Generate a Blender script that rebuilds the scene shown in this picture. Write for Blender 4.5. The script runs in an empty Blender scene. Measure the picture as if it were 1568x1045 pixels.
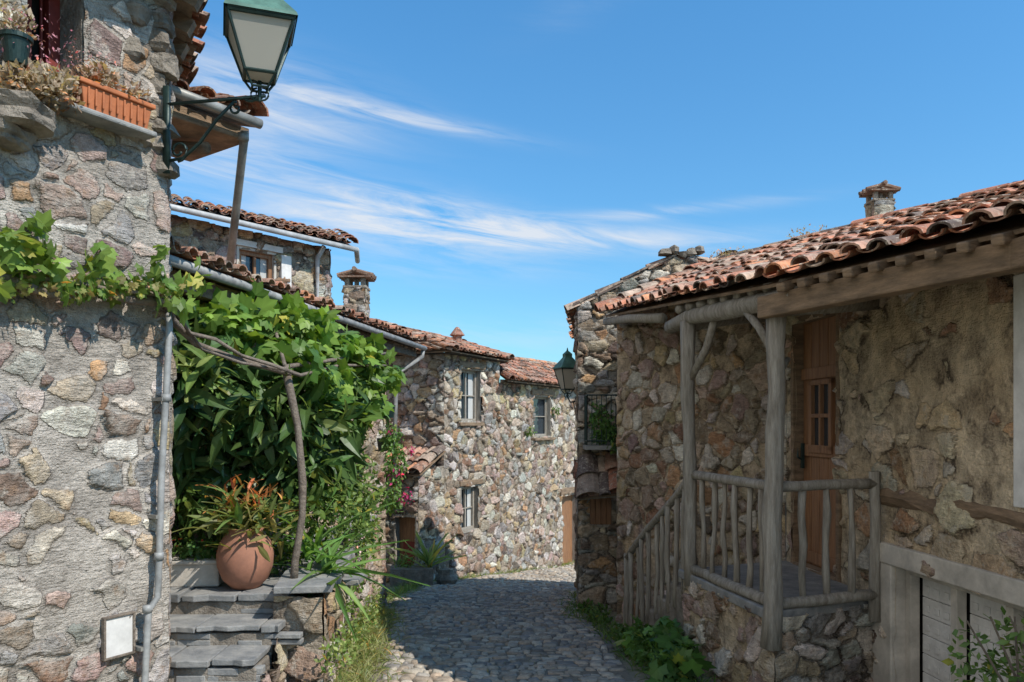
import bpy, math, random
import numpy as np
from mathutils import Vector
random.seed(7); rng=np.random.default_rng(7)
F=1230.0; HY=650.0; CZ=1.7
scene=bpy.context.scene
def S(px,py,d): return np.array([(px-784)/F*d, d, CZ-(py-HY)*d/F])
def G(y): return 0.6175-0.125*min(max(y,3.5),21)
def nrmz(v):
    v=np.asarray(v,float); return v/(np.linalg.norm(v,axis=-1,keepdims=True)+1e-9)
# ---------------------------------------------------------------- node helpers
def newmat(name):
    m=bpy.data.materials.new(name); m.use_nodes=True
    nt=m.node_tree; nt.nodes.clear()
    out=nt.nodes.new('ShaderNodeOutputMaterial'); b=nt.nodes.new('ShaderNodeBsdfPrincipled')
    nt.links.new(b.outputs[0],out.inputs[0]); return m,nt,b,out
def nd(nt,t,inp=None,**props):
    n=nt.nodes.new(t)
    for k,v in props.items(): setattr(n,k,v)
    if inp:
        for k,v in inp.items():
            if isinstance(v,bpy.types.NodeSocket): nt.links.new(v,n.inputs[k])
            else: n.inputs[k].default_value=v
    return n
def mth(nt,op,a,b=0.0,c=0.0,clamp=False):
    n=nt.nodes.new('ShaderNodeMath'); n.operation=op; n.use_clamp=clamp
    for i,v in enumerate((a,b,c)):
        if isinstance(v,bpy.types.NodeSocket): nt.links.new(v,n.inputs[i])
        else: n.inputs[i].default_value=v
    return n.outputs[0]
def mixc(nt,fac,a,b,bt='MIX'):
    n=nt.nodes.new('ShaderNodeMix'); n.data_type='RGBA'; n.blend_type=bt; n.clamp_factor=True
    for i,v in ((0,fac),(6,a),(7,b)):
        if isinstance(v,bpy.types.NodeSocket): nt.links.new(v,n.inputs[i])
        else: n.inputs[i].default_value=v if i==0 else (*v,1) if len(v)==3 else v
    return n.outputs[2]
def mrange(nt,v,a,b,c=0.,d=1.,smooth=False):
    n=nt.nodes.new('ShaderNodeMapRange'); n.clamp=True
    if smooth: n.interpolation_type='SMOOTHSTEP'
    nt.links.new(v,n.inputs[0])
    for i,x in zip((1,2,3,4),(a,b,c,d)): n.inputs[i].default_value=x
    return n.outputs[0]
def noise(nt,vec,scale,detail=5,rough=.6):
    n=nd(nt,'ShaderNodeTexNoise',{'Scale':scale,'Detail':detail,'Roughness':rough})
    if vec is not None: nt.links.new(vec,n.inputs['Vector'])
    return n.outputs['Fac']
def objco(nt,scale=(1,1,1)):
    t=nt.nodes.new('ShaderNodeTexCoord')
    m=nd(nt,'ShaderNodeMapping',{'Vector':t.outputs['Object'],'Scale':scale}); return m.outputs[0]
def bump(nt,b,h,strength,dist):
    n=nd(nt,'ShaderNodeBump',{'Strength':strength,'Distance':dist,'Height':h}); nt.links.new(n.outputs[0],b.inputs['Normal']); return n
def grey(nt,s): return nd(nt,'ShaderNodeCombineColor',{0:s,1:s,2:s}).outputs[0]
# ---------------------------------------------------------------- materials
def mat_stone(name,mortar,mw,mortar2=None,soot=.5,crv=.6,smear=0.):
    m,nt,b,o=newmat(name)
    v=objco(nt)
    tint=nd(nt,'ShaderNodeAttribute',attribute_name='tint').outputs['Color']
    edge=nd(nt,'ShaderNodeAttribute',attribute_name='edge').outputs['Fac']
    n1=noise(nt,v,45,3); n2=noise(nt,v,11,5,.68); n3=noise(nt,v,1.3,4,.6); n4=noise(nt,v,150,2,.7)
    st=noise(nt,objco(nt,(1,1,4.5)),13,4,.7)
    e=mth(nt,'ADD',edge,mth(nt,'MULTIPLY',mth(nt,'SUBTRACT',n1,.5),.020))
    e=mth(nt,'ADD',e,mth(nt,'MULTIPLY',mth(nt,'SUBTRACT',n2,.5),.034))
    mask=mrange(nt,e,mw*.8,mw*1.1+.003,smooth=True)
    sv=mth(nt,'MULTIPLY',mrange(nt,n2,.28,.72,.55,1.42),mth(nt,'MULTIPLY',mrange(nt,n4,.3,.7,.76,1.24),mrange(nt,st,.3,.7,.7,1.28)))
    sc=mixc(nt,1.0,tint,grey(nt,sv),'MULTIPLY')
    sc=mixc(nt,mrange(nt,noise(nt,v,13,4,.7),.55,.67,0,.5),sc,(.32,.19,.10))
    sc=mixc(nt,mrange(nt,noise(nt,v,7,4,.75),.53,.63,0,.55),sc,(.58,.53,.46))
    m2=mortar2 or tuple(x*.74 for x in mortar)
    mc=mixc(nt,mrange(nt,n3,.38,.62),mortar,m2)
    mv=mth(nt,'MULTIPLY',mrange(nt,n2,.25,.75,.72,1.22),mrange(nt,n4,.3,.7,.8,1.16))
    mc=mixc(nt,1.0,mc,grey(nt,mv),'MULTIPLY')
    if smear: sc=mixc(nt,mrange(nt,noise(nt,v,8.5,5,.7),.5,.6,0,smear),sc,mc)
    crev=mth(nt,'MULTIPLY',mrange(nt,e,-.004,mw*.5,.3,1),mrange(nt,e,mw*.8,mw*1.2,1,0))
    crev=mth(nt,'MULTIPLY',crev,mrange(nt,noise(nt,v,5,4,.7),.43,.58,0,crv))
    mc=mixc(nt,crev,mc,(.05,.036,.027))
    col=mixc(nt,mask,mc,sc)
    col=mixc(nt,mrange(nt,noise(nt,v,3.1,7,.76),.56,.65,0,soot),col,(.085,.07,.058))
    nt.links.new(col,b.inputs['Base Color']); b.inputs['Roughness'].default_value=.93
    b.inputs['Specular IOR Level'].default_value=.2
    h=mth(nt,'ADD',mth(nt,'MULTIPLY',mask,.55),mth(nt,'ADD',mth(nt,'MULTIPLY',n2,1.1),mth(nt,'ADD',mth(nt,'MULTIPLY',n1,.5),mth(nt,'ADD',mth(nt,'MULTIPLY',n4,.18),mth(nt,'MULTIPLY',st,.75)))))
    bump(nt,b,h,1.0,.034); return m
def mat_attr(name,rough=.85,nscale=20,var=.35,bmp=.4,bd=.006,lichen=None,spec=.3):
    m,nt,b,o=newmat(name); v=objco(nt)
    c=nd(nt,'ShaderNodeAttribute',attribute_name='tint').outputs['Color']
    n1=noise(nt,v,nscale,5,.65); s=mrange(nt,n1,.25,.75,1-var,1+var)
    c=mixc(nt,1.0,c,grey(nt,s),'MULTIPLY')
    if lichen:
        c=mixc(nt,mrange(nt,noise(nt,v,7,6,.78),.52,.62,0,.55),c,lichen)
        c=mixc(nt,mrange(nt,noise(nt,v,3.4,6,.78),.52,.60,0,.75),c,(.06,.047,.038))
        c=mixc(nt,mrange(nt,noise(nt,v,22,4,.78),.56,.63,0,.75),c,(.50,.44,.35))
    nt.links.new(c,b.inputs['Base Color']); b.inputs['Roughness'].default_value=rough; b.inputs['Specular IOR Level'].default_value=spec
    bump(nt,b,noise(nt,v,nscale*3,4,.7),bmp,bd); return m
def mat_plain(name,col,rough=.7,var=.2,nscale=12,bmp=.3,bd=.004,metal=0,col2=None,scale=(1,1,1),spec=.4):
    m,nt,b,o=newmat(name); v=objco(nt,scale)
    n1=noise(nt,v,nscale,6,.65)
    c2=col2 or tuple(x*(1-var*1.6) for x in col)
    c=mixc(nt,mrange(nt,n1,.35,.65),col,c2)
    c=mixc(nt,mrange(nt,noise(nt,v,nscale*6,3,.7),.3,.7,0,var),c,tuple(x*.5 for x in col))
    nt.links.new(c,b.inputs['Base Color']); b.inputs['Roughness'].default_value=rough; b.inputs['Metallic'].default_value=metal
    b.inputs['Specular IOR Level'].default_value=spec
    bump(nt,b,noise(nt,v,nscale*3,5,.7),bmp,bd); return m
def mat_leaf(name,trans=.35,rough=.45,tcol=1.6):
    m,nt,b,o=newmat(name)
    c=nd(nt,'ShaderNodeAttribute',attribute_name='tint').outputs['Color']
    nt.links.new(c,b.inputs['Base Color']); b.inputs['Roughness'].default_value=rough; b.inputs['Specular IOR Level'].default_value=.3
    tc=mixc(nt,1.0,c,(tcol*1.15,tcol*1.1,tcol*.5),'MULTIPLY')
    t=nd(nt,'ShaderNodeBsdfTranslucent',{'Color':tc}); mx=nd(nt,'ShaderNodeMixShader',{0:trans,1:b.outputs[0],2:t.outputs[0]})
    nt.links.new(mx.outputs[0],o.inputs[0]); return m
M={}
M['L']=mat_stone('rubble_lime',(.56,.505,.44),.012,(.45,.40,.345),soot=.25,crv=.5,smear=.4)
M['D']=mat_stone('rubble_tight',(.50,.43,.35),.008,(.33,.275,.215),soot=.4,crv=.9)
M['B']=mat_stone('rubble_warm',(.70,.57,.42),.010,(.55,.43,.30),soot=.35,crv=.8)
M['A']=mat_stone('rubble_plaster',(.80,.655,.47),.015,(.64,.49,.32),soot=.35,crv=.9,smear=.55)
M['C']=mat_stone('rubble_grey',(.44,.39,.32),.006,(.27,.23,.18),soot=.45,crv=.95)
M['tile']=mat_attr('roof_tile',.9,16,.4,.8,.01,(.34,.27,.21))
M['cob']=mat_attr('cobble',.75,35,.35,.6,.006)
M['slate']=mat_plain('slate',(.34,.33,.31),.7,.35,7,.7,.012,col2=(.16,.165,.17))
M['rock']=mat_plain('rough_rock',(.40,.35,.29),.95,.5,7,1,.04,col2=(.17,.14,.11))
M['woodg']=mat_plain('weathered_wood',(.45,.41,.35),.85,.5,6,.9,.012,col2=(.20,.17,.135),scale=(6,6,.7))
M['woodh']=mat_plain('beam_wood',(.34,.23,.145),.85,.5,5,.9,.012,col2=(.12,.085,.055),scale=(1,1,5))
M['door']=mat_plain('door_wood',(.36,.18,.085),.6,.4,6,.6,.006,col2=(.19,.09,.045),scale=(6,6,.6))
M['red']=mat_plain('red_paint',(.25,.035,.025),.6,.25,8,.2)
M['white']=mat_plain('white_paint',(.74,.72,.69),.55,.15,10,.15)
M['gut']=mat_plain('gutter_paint',(.52,.52,.52),.55,.25,6,.15)
M['pipe']=mat_plain('pipe_paint',(.40,.40,.39),.5,.35,8,.15)
M['greymetal']=mat_plain('grey_metal',(.34,.33,.30),.5,.3,8,.15,metal=.2)
M['iron']=mat_plain('green_iron',(.022,.05,.045),.45,.3,15,.25,metal=.3)
M['lgreen']=mat_plain('lantern_green',(.10,.22,.17),.6,.35,10,.2)
M['conc']=mat_plain('concrete',(.64,.585,.51),.85,.25,5,.7,.01)
M['plast']=mat_plain('plaster',(.6,.55,.48),.9,.15,5,.4,.006)
M['terra']=mat_plain('terracotta',(.42,.19,.12),.8,.3,5,.3,col2=(.27,.13,.085))
M['terra2']=mat_plain('terracotta_orange',(.55,.18,.07),.7,.25,9,.3)
M['dark']=mat_plain('dark_interior',(.02,.018,.016),.9,.1)
M['curtain']=mat_plain('curtain',(.55,.55,.53),.8,.12,3,.2,scale=(8,8,1))
M['bark']=mat_plain('bark',(.30,.245,.195),.95,.5,9,1,.015,col2=(.13,.10,.08),scale=(2,2,2))
M['leaf']=mat_leaf('leaf',.33); M['gloss']=mat_leaf('glossy_leaf',.12,.38); M['petal']=mat_leaf('petal',.3,.6,1.0)
m,nt,b,o=newmat('window_glass'); b.inputs['Base Color'].default_value=(.03,.04,.05,1); b.inputs['Roughness'].default_value=.06; b.inputs['Specular IOR Level'].default_value=.8; M['glass']=m
m,nt,b,o=newmat('frosted_lamp_glass'); b.inputs['Base Color'].default_value=(.6,.57,.5,1); b.inputs['Roughness'].default_value=.25
t=nd(nt,'ShaderNodeBsdfTranslucent',{'Color':(.75,.7,.6,1)}); mx=nd(nt,'ShaderNodeMixShader',{0:.5,1:b.outputs[0],2:t.outputs[0]}); nt.links.new(mx.outputs[0],o.inputs[0]); M['frost']=m
m,nt,b,o=newmat('earth'); v=objco(nt)
c=mixc(nt,mrange(nt,noise(nt,v,1.7,8,.7),.42,.58),(.30,.25,.18),(.16,.16,.07)); c=mixc(nt,mrange(nt,noise(nt,v,40,5),.4,.7,0,.5),c,(.38,.33,.26))
nt.links.new(c,b.inputs['Base Color']); b.inputs['Roughness'].default_value=.95; bump(nt,b,noise(nt,v,25,8,.7),.8,.03); M['earth']=m
M['joint']=mat_plain('street_joint',(.30,.25,.19),.95,.3,30,.6,.008)
# ---------------------------------------------------------------- object helpers
def empty(name):
    e=bpy.data.objects.new(name,None); scene.collection.objects.link(e); return e
def link(ob,parent=None):
    scene.collection.objects.link(ob)
    if parent is not None: ob.parent=parent
    return ob
def mesh_np(name,V,Fc,mat,parent=None,tint=None,edge=None,smooth=False):
    me=bpy.data.meshes.new(name); V=np.asarray(V,np.float32)
    Fc=np.asarray(Fc,np.int32); k=Fc.shape[1]; n=len(Fc); ls=np.arange(n)*k; lt=np.full(n,k); fl=Fc.ravel()
    me.vertices.add(len(V)); me.vertices.foreach_set('co',V.ravel())
    me.loops.add(len(fl)); me.loops.foreach_set('vertex_index',fl.astype(np.int32))
    me.polygons.add(len(lt)); me.polygons.foreach_set('loop_start',ls.astype(np.int32)); me.polygons.foreach_set('loop_total',lt.astype(np.int32))
    if tint is not None:
        a=me.attributes.new('tint','FLOAT_COLOR','POINT'); t=np.ones((len(V),4),np.float32); t[:,:3]=tint; a.data.foreach_set('color',t.ravel())
    if edge is not None:
        a=me.attributes.new('edge','FLOAT','POINT'); a.data.foreach_set('value',np.asarray(edge,np.float32))
    me.update(calc_edges=True); me.validate()
    me.polygons.foreach_set('use_smooth',np.full(len(me.polygons),smooth))
    me.materials.append(mat); return link(bpy.data.objects.new(name,me),parent)
class MB:
    def __init__(s): s.v=[];s.f=[];s.c=[];s.col=(1,1,1)
    def add(s,vs,fs):
        o=len(s.v); s.v+= [tuple(map(float,p)) for p in vs]; s.f+=[tuple(i+o for i in f) for f in fs]; s.c+=[s.col]*len(vs)
    def hexa(s,p):
        s.add(p,[(0,3,2,1),(4,5,6,7),(0,1,5,4),(1,2,6,5),(2,3,7,6),(3,0,4,7)])
    def box(s,c,sz,rot=0.):
        c=np.array(c,float); ca,sa=math.cos(rot),math.sin(rot); h=np.array(sz)/2
        P=[]
        for z in(-1,1):
            for x,y in((-1,-1),(1,-1),(1,1),(-1,1)):
                X=x*h[0];Y=y*h[1]; P.append(c+np.array([X*ca-Y*sa,X*sa+Y*ca,z*h[2]]))
        s.hexa(P)
    def wbox(s,W,u0,u1,z0,z1,d0,d1):
        P=[]
        for z in(z0,z1): P+= [W.pt(u0,z,d1),W.pt(u1,z,d1),W.pt(u1,z,d0),W.pt(u0,z,d0)]
        s.hexa(P)
    def bar(s,a,b,w,h,up=(0,0,1)):
        a=np.array(a,float);b=np.array(b,float);d=nrmz(b-a); x=nrmz(np.cross(d,up)); y=np.cross(x,d)
        P=[]
        for q in(-1,1): P+=[a+x*-w/2+y*q*h/2,a+x*w/2+y*q*h/2,b+x*w/2+y*q*h/2,b-x*w/2+y*q*h/2]
        s.hexa(P)
    def tube(s,pts,r,n=8,cap=True,jit=0.):
        pts=[np.array(p,float) for p in pts]; N=len(pts)
        if not hasattr(r,'__len__'): r=[r]*N
        o=[];ref=None
        for i,p in enumerate(pts):
            d=nrmz(pts[min(i+1,N-1)]-pts[max(i-1,0)])
            if ref is None: ref=np.array([0,0,1.]) if abs(d[2])<.8 else np.array([1.,0,0])
            x=nrmz(np.cross(d,ref)); y=np.cross(d,x)
            for k in range(n):
                a=2*math.pi*k/n; rr=r[i]*(1+jit*random.uniform(-1,1)); o.append(p+x*math.cos(a)*rr+y*math.sin(a)*rr)
        fs=[]
        for i in range(N-1):
            for k in range(n):
                k2=(k+1)%n; fs.append((i*n+k,i*n+k2,(i+1)*n+k2,(i+1)*n+k))
        if cap: fs.append(tuple(range(n))[::-1]); fs.append(tuple((N-1)*n+k for k in range(n)))
        s.add(o,fs)
    def lathe(s,c,prof,n=24):
        o=[];c=np.array(c,float)
        for r,z in prof:
            for k in range(n): a=2*math.pi*k/n; o.append(c+np.array([r*math.cos(a),r*math.sin(a),z]))
        fs=[]
        for i in range(len(prof)-1):
            for k in range(n): k2=(k+1)%n; fs.append((i*n+k,i*n+k2,(i+1)*n+k2,(i+1)*n+k))
        s.add(o,fs)
    def rock(s,c,r,seed=0,n=10,jag=.07):
        rr=random.Random(seed); ph=[rr.uniform(0,6) for _ in range(6)]; o=[];fs=[];m=n//2+1
        for i in range(m+1):
            th=math.pi*i/m
            for k in range(n):
                a=2*math.pi*k/n; d=np.array([math.sin(th)*math.cos(a),math.sin(th)*math.sin(a),math.cos(th)])
                f=1+.15*math.sin(3*d[0]+ph[0])+.13*math.sin(4*d[1]+ph[1])+.12*math.sin(5*d[2]+ph[2])+(rr.uniform(-jag,jag) if 0<i<m else 0)
                d=np.sign(d)*np.abs(d)**.7; o.append(np.array(c)+d*np.array(r)*f)
        for i in range(m):
            for k in range(n): k2=(k+1)%n; fs.append((i*n+k,(i+1)*n+k,(i+1)*n+k2,i*n+k2))
        s.add(o,fs)
    def done(s,name,mat,parent=None,smooth=False,bevel=0,sub=0):
        me=bpy.data.meshes.new(name); me.from_pydata(s.v,[],s.f); me.materials.append(mat)
        a=me.attributes.new('tint','FLOAT_COLOR','POINT'); t=np.ones((len(s.v),4),np.float32); t[:,:3]=np.array(s.c); a.data.foreach_set('color',t.ravel())
        if smooth: me.polygons.foreach_set('use_smooth',[True]*len(me.polygons))
        ob=link(bpy.data.objects.new(name,me),parent)
        if bevel: b=ob.modifiers.new('b','BEVEL'); b.width=bevel; b.segments=2
        return ob
# ---------------------------------------------------------------- stone walls
def vnoise(u,v,seed):
    r=np.random.default_rng(seed); T=r.random((64,64)); iu=np.floor(u).astype(int); iv=np.floor(v).astype(int); fu=u-iu; fv=v-iv
    fu=fu*fu*(3-2*fu); fv=fv*fv*(3-2*fv); a=T[iu%64,iv%64];b=T[(iu+1)%64,iv%64];c=T[iu%64,(iv+1)%64];d=T[(iu+1)%64,(iv+1)%64]
    return (a*(1-fu)+b*fu)*(1-fv)+(c*(1-fu)+d*fu)*fv
def fbm(u,v,seed): return sum(vnoise(u*2**k,v*2**k,seed+k)*.5**k for k in range(4))/1.875-.5
TAN=(.46,.37,.27);ORG=(.46,.28,.16);PNK=(.45,.33,.275);GRY=(.38,.36,.33);DRK=(.13,.10,.085);LGT=(.62,.56,.48);RST=(.31,.185,.12);BRN=(.30,.225,.165);MAU=(.30,.215,.19);OCH=(.48,.37,.22)
STY={'L':dict(cs=.098,asp=1.3,mw=.012,dep=.017,drop=.25,pal=[(TAN,2.5),(LGT,4),(PNK,3),(GRY,3.5),(ORG,.6),(RST,.5),(MAU,1.2),(OCH,.9),(BRN,.8)]),
'D':dict(cs=.125,asp=1.4,mw=.008,dep=.042,drop=.05,pal=[(TAN,3),(LGT,2.6),(PNK,2.2),(BRN,2.2),(ORG,.8),(RST,1.3),(DRK,.8),(OCH,1),(GRY,1.6)]),
'B':dict(cs=.125,asp=1.3,mw=.010,dep=.036,drop=.10,pal=[(TAN,3),(LGT,3.6),(PNK,2.6),(BRN,1.5),(ORG,1.2),(RST,1.4),(MAU,.8),(OCH,1.2),(DRK,.4)]),
'A':dict(cs=.14,asp=1.45,mw=.015,dep=.026,drop=.42,pal=[((.6,.49,.35),3),(LGT,3.5),(ORG,1.2),(PNK,1.5),(RST,.9),(DRK,.5),((.56,.43,.26),2)]),
'C':dict(cs=.10,asp=1.8,mw=.006,dep=.034,drop=.04,pal=[(GRY,2.5),(TAN,2.5),(BRN,2.5),(DRK,.9),(LGT,1.8),(ORG,.6)])}
class Wall:
    def __init__(s,p0,p1):
        s.p0=np.array(p0,float); d=np.array(p1,float)-s.p0; s.L=np.linalg.norm(d); s.d=d/s.L; s.n=np.array([s.d[1],-s.d[0]])
    def pt(s,u,z,d=0.): q=s.p0+s.d*u+s.n*d; return np.array([q[0],q[1],z])
    def hit(s,px,py):
        k=(px-784)/F; u=(k*s.p0[1]-s.p0[0])/(s.d[0]-k*s.d[1]); y=s.p0[1]+s.d[1]*u; return u,CZ-(py-HY)*y/F
    def rect(s,x0,x1,y0,y1):
        a=s.hit(x0,y0);b=s.hit(x1,y1);c=s.hit((x0+x1)/2,y0);e=s.hit((x0+x1)/2,y1); return (min(a[0],b[0]),max(a[0],b[0]),e[1],c[1])
def stone_wall(name,parent,W,z0,z1,res,sty,seed,openings=(),topf=None):
    st=STY[sty]; r=np.random.default_rng(seed)
    nu=max(2,int(W.L/res)+1); nv=int((z1-z0)/res)+1
    u=np.linspace(0,W.L,nu); z=np.linspace(z0,z1,nv); U,Z=np.meshgrid(u,z,indexing='ij')
    cs=st['cs'];asp=st['asp']
    Uw=U+.13*fbm(U*3+5,Z*3,seed)+.035*fbm(U*16,Z*16,seed+20); Vw=(Z-z0)+.10*fbm(U*3,Z*3+9,seed+50)+.03*fbm(U*16+7,Z*16,seed+30)
    cu=Uw/(cs*asp)+3; cv=Vw/cs+3
    nx=int(cu.max())+6; ny=int(cv.max())+6
    ju=r.random((nx,ny))*.98; jv=r.random((nx,ny))*.95; wt=r.uniform(0,1,(nx,ny))**2.2*1.1; drop=r.random((nx,ny))<st['drop']
    cols=np.array([p[0] for p in st['pal']]); pr=np.array([p[1] for p in st['pal']]);pr/=pr.sum()
    pick=r.choice(len(cols),(nx,ny),p=pr); tc=cols[pick]*r.uniform(.7,1.2,(nx,ny,1))*r.uniform(.95,1.05,(nx,ny,3))
    tilt=r.uniform(-1,1,(nx,ny,2)); hh=r.uniform(.3,1.35,(nx,ny))
    iu=np.floor(cu).astype(int); iv=np.floor(cv).astype(int); Z0=np.zeros(U.shape)
    F1=np.full(U.shape,9.);F2=np.full(U.shape,9.);I=iu.copy();J=iv.copy();DX=Z0.copy();DY=Z0.copy();EX=Z0.copy();EY=Z0.copy()
    for a in range(-2,3):
        for b in range(-2,3):
            ii=np.clip(iu+a,0,nx-1);jj=np.clip(iv+b,0,ny-1)
            dx=cu-(ii+ju[ii,jj]);dy=cv-(jj+jv[ii,jj]); d=dx*dx+dy*dy-wt[ii,jj]
            m1=d<F1; m2=(~m1)&(d<F2)
            F2=np.where(m1,F1,np.where(m2,d,F2)); EX=np.where(m1,DX,np.where(m2,dx,EX)); EY=np.where(m1,DY,np.where(m2,dy,EY))
            F1=np.where(m1,d,F1); I=np.where(m1,ii,I);J=np.where(m1,jj,J);DX=np.where(m1,dx,DX);DY=np.where(m1,dy,DY)
    edge=(F2-F1)/(2*np.hypot(DX-EX,DY-EY)+.12)*cs*1.1
    edge=np.where(drop[I,J],0.,edge)
    t=np.clip((edge-st['mw']*.5)/(st['mw']*.4+.010),0,1); t=t*t*(3-2*t)
    disp=t*st['dep']*hh[I,J]*(1+1.1*(DX*tilt[I,J,0]+DY*tilt[I,J,1]))+.018*fbm(U*14,Z*14,seed+80)+.05*fbm(U*1.1,Z*1.1,seed+90)
    fade=np.clip(np.minimum(U,W.L-U)/.05,0,1); disp=disp*(.15+.85*fade)
    wob=.03*fbm(U*0+3,Z*5,seed+9)*(1-fade)
    P=np.empty(U.shape+(3,)); P[...,0]=W.p0[0]+W.d[0]*(U+wob)+W.n[0]*disp; P[...,1]=W.p0[1]+W.d[1]*(U+wob)+W.n[1]*disp; P[...,2]=Z
    idx=np.arange(nu*nv).reshape(nu,nv)
    Uc=(U[:-1,:-1]+U[1:,1:])/2; Zc=(Z[:-1,:-1]+Z[1:,1:])/2; keep=np.ones(Uc.shape,bool)
    for (a,b,c,d) in openings: keep&=~((Uc>a)&(Uc<b)&(Zc>c)&(Zc<d))
    if topf is not None: keep&=Zc<topf(Uc)
    Fc=np.stack([idx[:-1,:-1],idx[1:,:-1],idx[1:,1:],idx[:-1,1:]],-1)[keep]
    return mesh_np(name,P.reshape(-1,3),Fc,M[sty],parent,tint=tc[I,J].reshape(-1,3),edge=edge.ravel(),smooth=True)
def reveal(W,o,parent,mat='plast',rec=.16,th=.04,proud=.012):
    u0,u1,z0,z1=o; b=MB()
    b.wbox(W,u0-th,u0,z0-th,z1+th,-rec,proud); b.wbox(W,u1,u1+th,z0-th,z1+th,-rec,proud)
    b.wbox(W,u0,u1,z1,z1+th,-rec,proud); b.wbox(W,u0,u1,z0-th,z0,-rec,proud+.01); b.done('reveal',M[mat],parent,bevel=.008)
def window(W,o,parent,frame='woodg',rmat='plast',nx=2,nz=3,rec=.14,curtain=True,fw=.05):
    reveal(W,o,parent,rmat,rec+.05); u0,u1,z0,z1=o
    b=MB(); d0,d1=-rec,-rec+.045
    b.wbox(W,u0,u0+fw,z0,z1,d0,d1); b.wbox(W,u1-fw,u1,z0,z1,d0,d1); b.wbox(W,u0+fw,u1-fw,z1-fw,z1,d0,d1); b.wbox(W,u0+fw,u1-fw,z0,z0+fw,d0,d1)
    for i in range(1,nx):
        c=u0+(u1-u0)*i/nx; b.wbox(W,c-.02,c+.02,z0+fw,z1-fw,d0+.004,d1-.006)
    for k in range(1,nz):
        c=z0+(z1-z0)*k/nz; b.wbox(W,u0+fw,u1-fw,c-.012,c+.012,d0+.008,d1-.012)
    b.done('window_frame',M[frame],parent,bevel=.004)
    b=MB(); b.wbox(W,u0,u1,z0,z1,-rec-.02,-rec-.012); b.done('window_glass',M['glass'],parent)
    if curtain:
        b=MB(); n=24; mid=(u0+u1)/2
        for i in range(n):
            a=u0+(u1-u0)*i/n; c=u0+(u1-u0)*(i+1)/n
            if abs((a+c)/2-mid)>(u1-u0)*.2: b.add([W.pt(a,z0,-rec+.002*(i%2)-.008),W.pt(c,z0,-rec+.002*((i+1)%2)-.008),W.pt(c,z1,-rec+.002*((i+1)%2)-.008),W.pt(a,z1,-rec+.002*(i%2)-.008)],[(0,1,2,3)])
        b.done('curtain',M['curtain'],parent)
# ---------------------------------------------------------------- tile roofs
TP=[((.46,.19,.115),3),((.40,.23,.165),3),((.45,.33,.25),2),((.28,.15,.10),1.6),((.13,.095,.08),.9),((.54,.235,.12),1.5)]
def tile_roof(name,parent,E,R,pitch=.165,row=.28,seed=1,thick=.055):
    rr=random.Random(seed); E=[np.array(p,float) for p in E]; R=[np.array(p,float) for p in R]
    seg=[np.linalg.norm(E[i+1]-E[i])+np.linalg.norm(R[i+1]-R[i]) for i in range(len(E)-1)]; cum=np.concatenate([[0],np.cumsum(seg)])/sum(seg)
    def at(P,s):
        s=min(max(s,0),1); i=min(int(np.searchsorted(cum,s,side='right'))-1,len(P)-2); t=(s-cum[i])/(cum[i+1]-cum[i]); return P[i]*(1-t)+P[i+1]*t
    Ltot=max(sum(np.linalg.norm(E[i+1]-E[i]) for i in range(len(E)-1)),sum(np.linalg.norm(R[i+1]-R[i]) for i in range(len(R)-1)))
    n=max(2,int(Ltot/pitch)); b=MB(); pal=[p[0] for p in TP];pw=[p[1] for p in TP]
    for i in range(n):
        off=rr.uniform(-.1,.1)
        for kind in(0,1):
            s=(i+.5+.5*kind)/n
            if s>1: continue
            e=at(E,s);r=at(R,s); up=r-e; Lr=np.linalg.norm(up)
            if Lr<.05: continue
            up/=Lr; m=max(1,int(Lr/row)); wav=rr.uniform(-.016,.016)
            for k in range(m):
                t0=max(0,(k+(off+rr.uniform(-.12,.12) if k else 0))/m);t1=min((k+1)/m+.25/m,1.)
                ctr=e*(1-t0)+r*t0; ds=.5/n; side=(at(E,s+ds)*(1-t0)+at(R,s+ds)*t0)-(at(E,s-ds)*(1-t0)+at(R,s-ds)*t0); sw=np.linalg.norm(side)/(1 if ds<s<1-ds else .5); side=nrmz(side)
                nm=nrmz(np.cross(side,up))
                if nm[2]<0: nm=-nm
                side=nrmz(side+up*rr.uniform(-.09,.09)); rad=sw*(.38 if kind==0 else .40)*rr.uniform(.92,1.06)
                c=np.array(rr.choices(pal,pw)[0])*rr.uniform(.65,1.25); b.col=tuple(c)
                j=side*(rr.uniform(-.014,.014)+wav)+nm*rr.uniform(-.008,.012); a0=ctr-up*((.09 if kind==0 else .06)*rr.uniform(.6,1.4) if k==0 else .02)+j; a1=e*(1-t1)+r*t1+j
                vs=[];ns=6
                for (p,rd,lift,inn) in((a0,rad*1.06,.028,0),(a1,rad*.88,.004,0),(a0,rad*1.06,.028,.015)):
                    for q in range(ns+1):
                        th=math.pi*q/ns
                        if kind==0: vs.append(p+side*math.cos(th)*(rd-inn)+nm*(math.sin(th)*(rd-inn)*.68+lift+.012))
                        else: vs.append(p+side*math.cos(th)*(rd-inn)+nm*(-math.sin(th)*(rd-inn)*.5+lift*.6+.03))
                fs=[(q,q+1,ns+2+q,ns+1+q) for q in range(ns)]+[(q+1,q,2*ns+2+q,2*ns+3+q) for q in range(ns)]
                b.add(vs,fs)
    ob=b.done(name,M['tile'],parent,smooth=False)
    b=MB()
    for i in range(len(E)-1):
        dz=np.array([0,0,thick]); o1=np.array([0,0,.035])
        b.hexa([E[i]-dz,E[i+1]-dz,R[i+1]-dz,R[i]-dz,E[i]-o1,E[i+1]-o1,R[i+1]-o1,R[i]-o1])
    b.done('roof_boards',M['woodh'],parent); return ob
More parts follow.
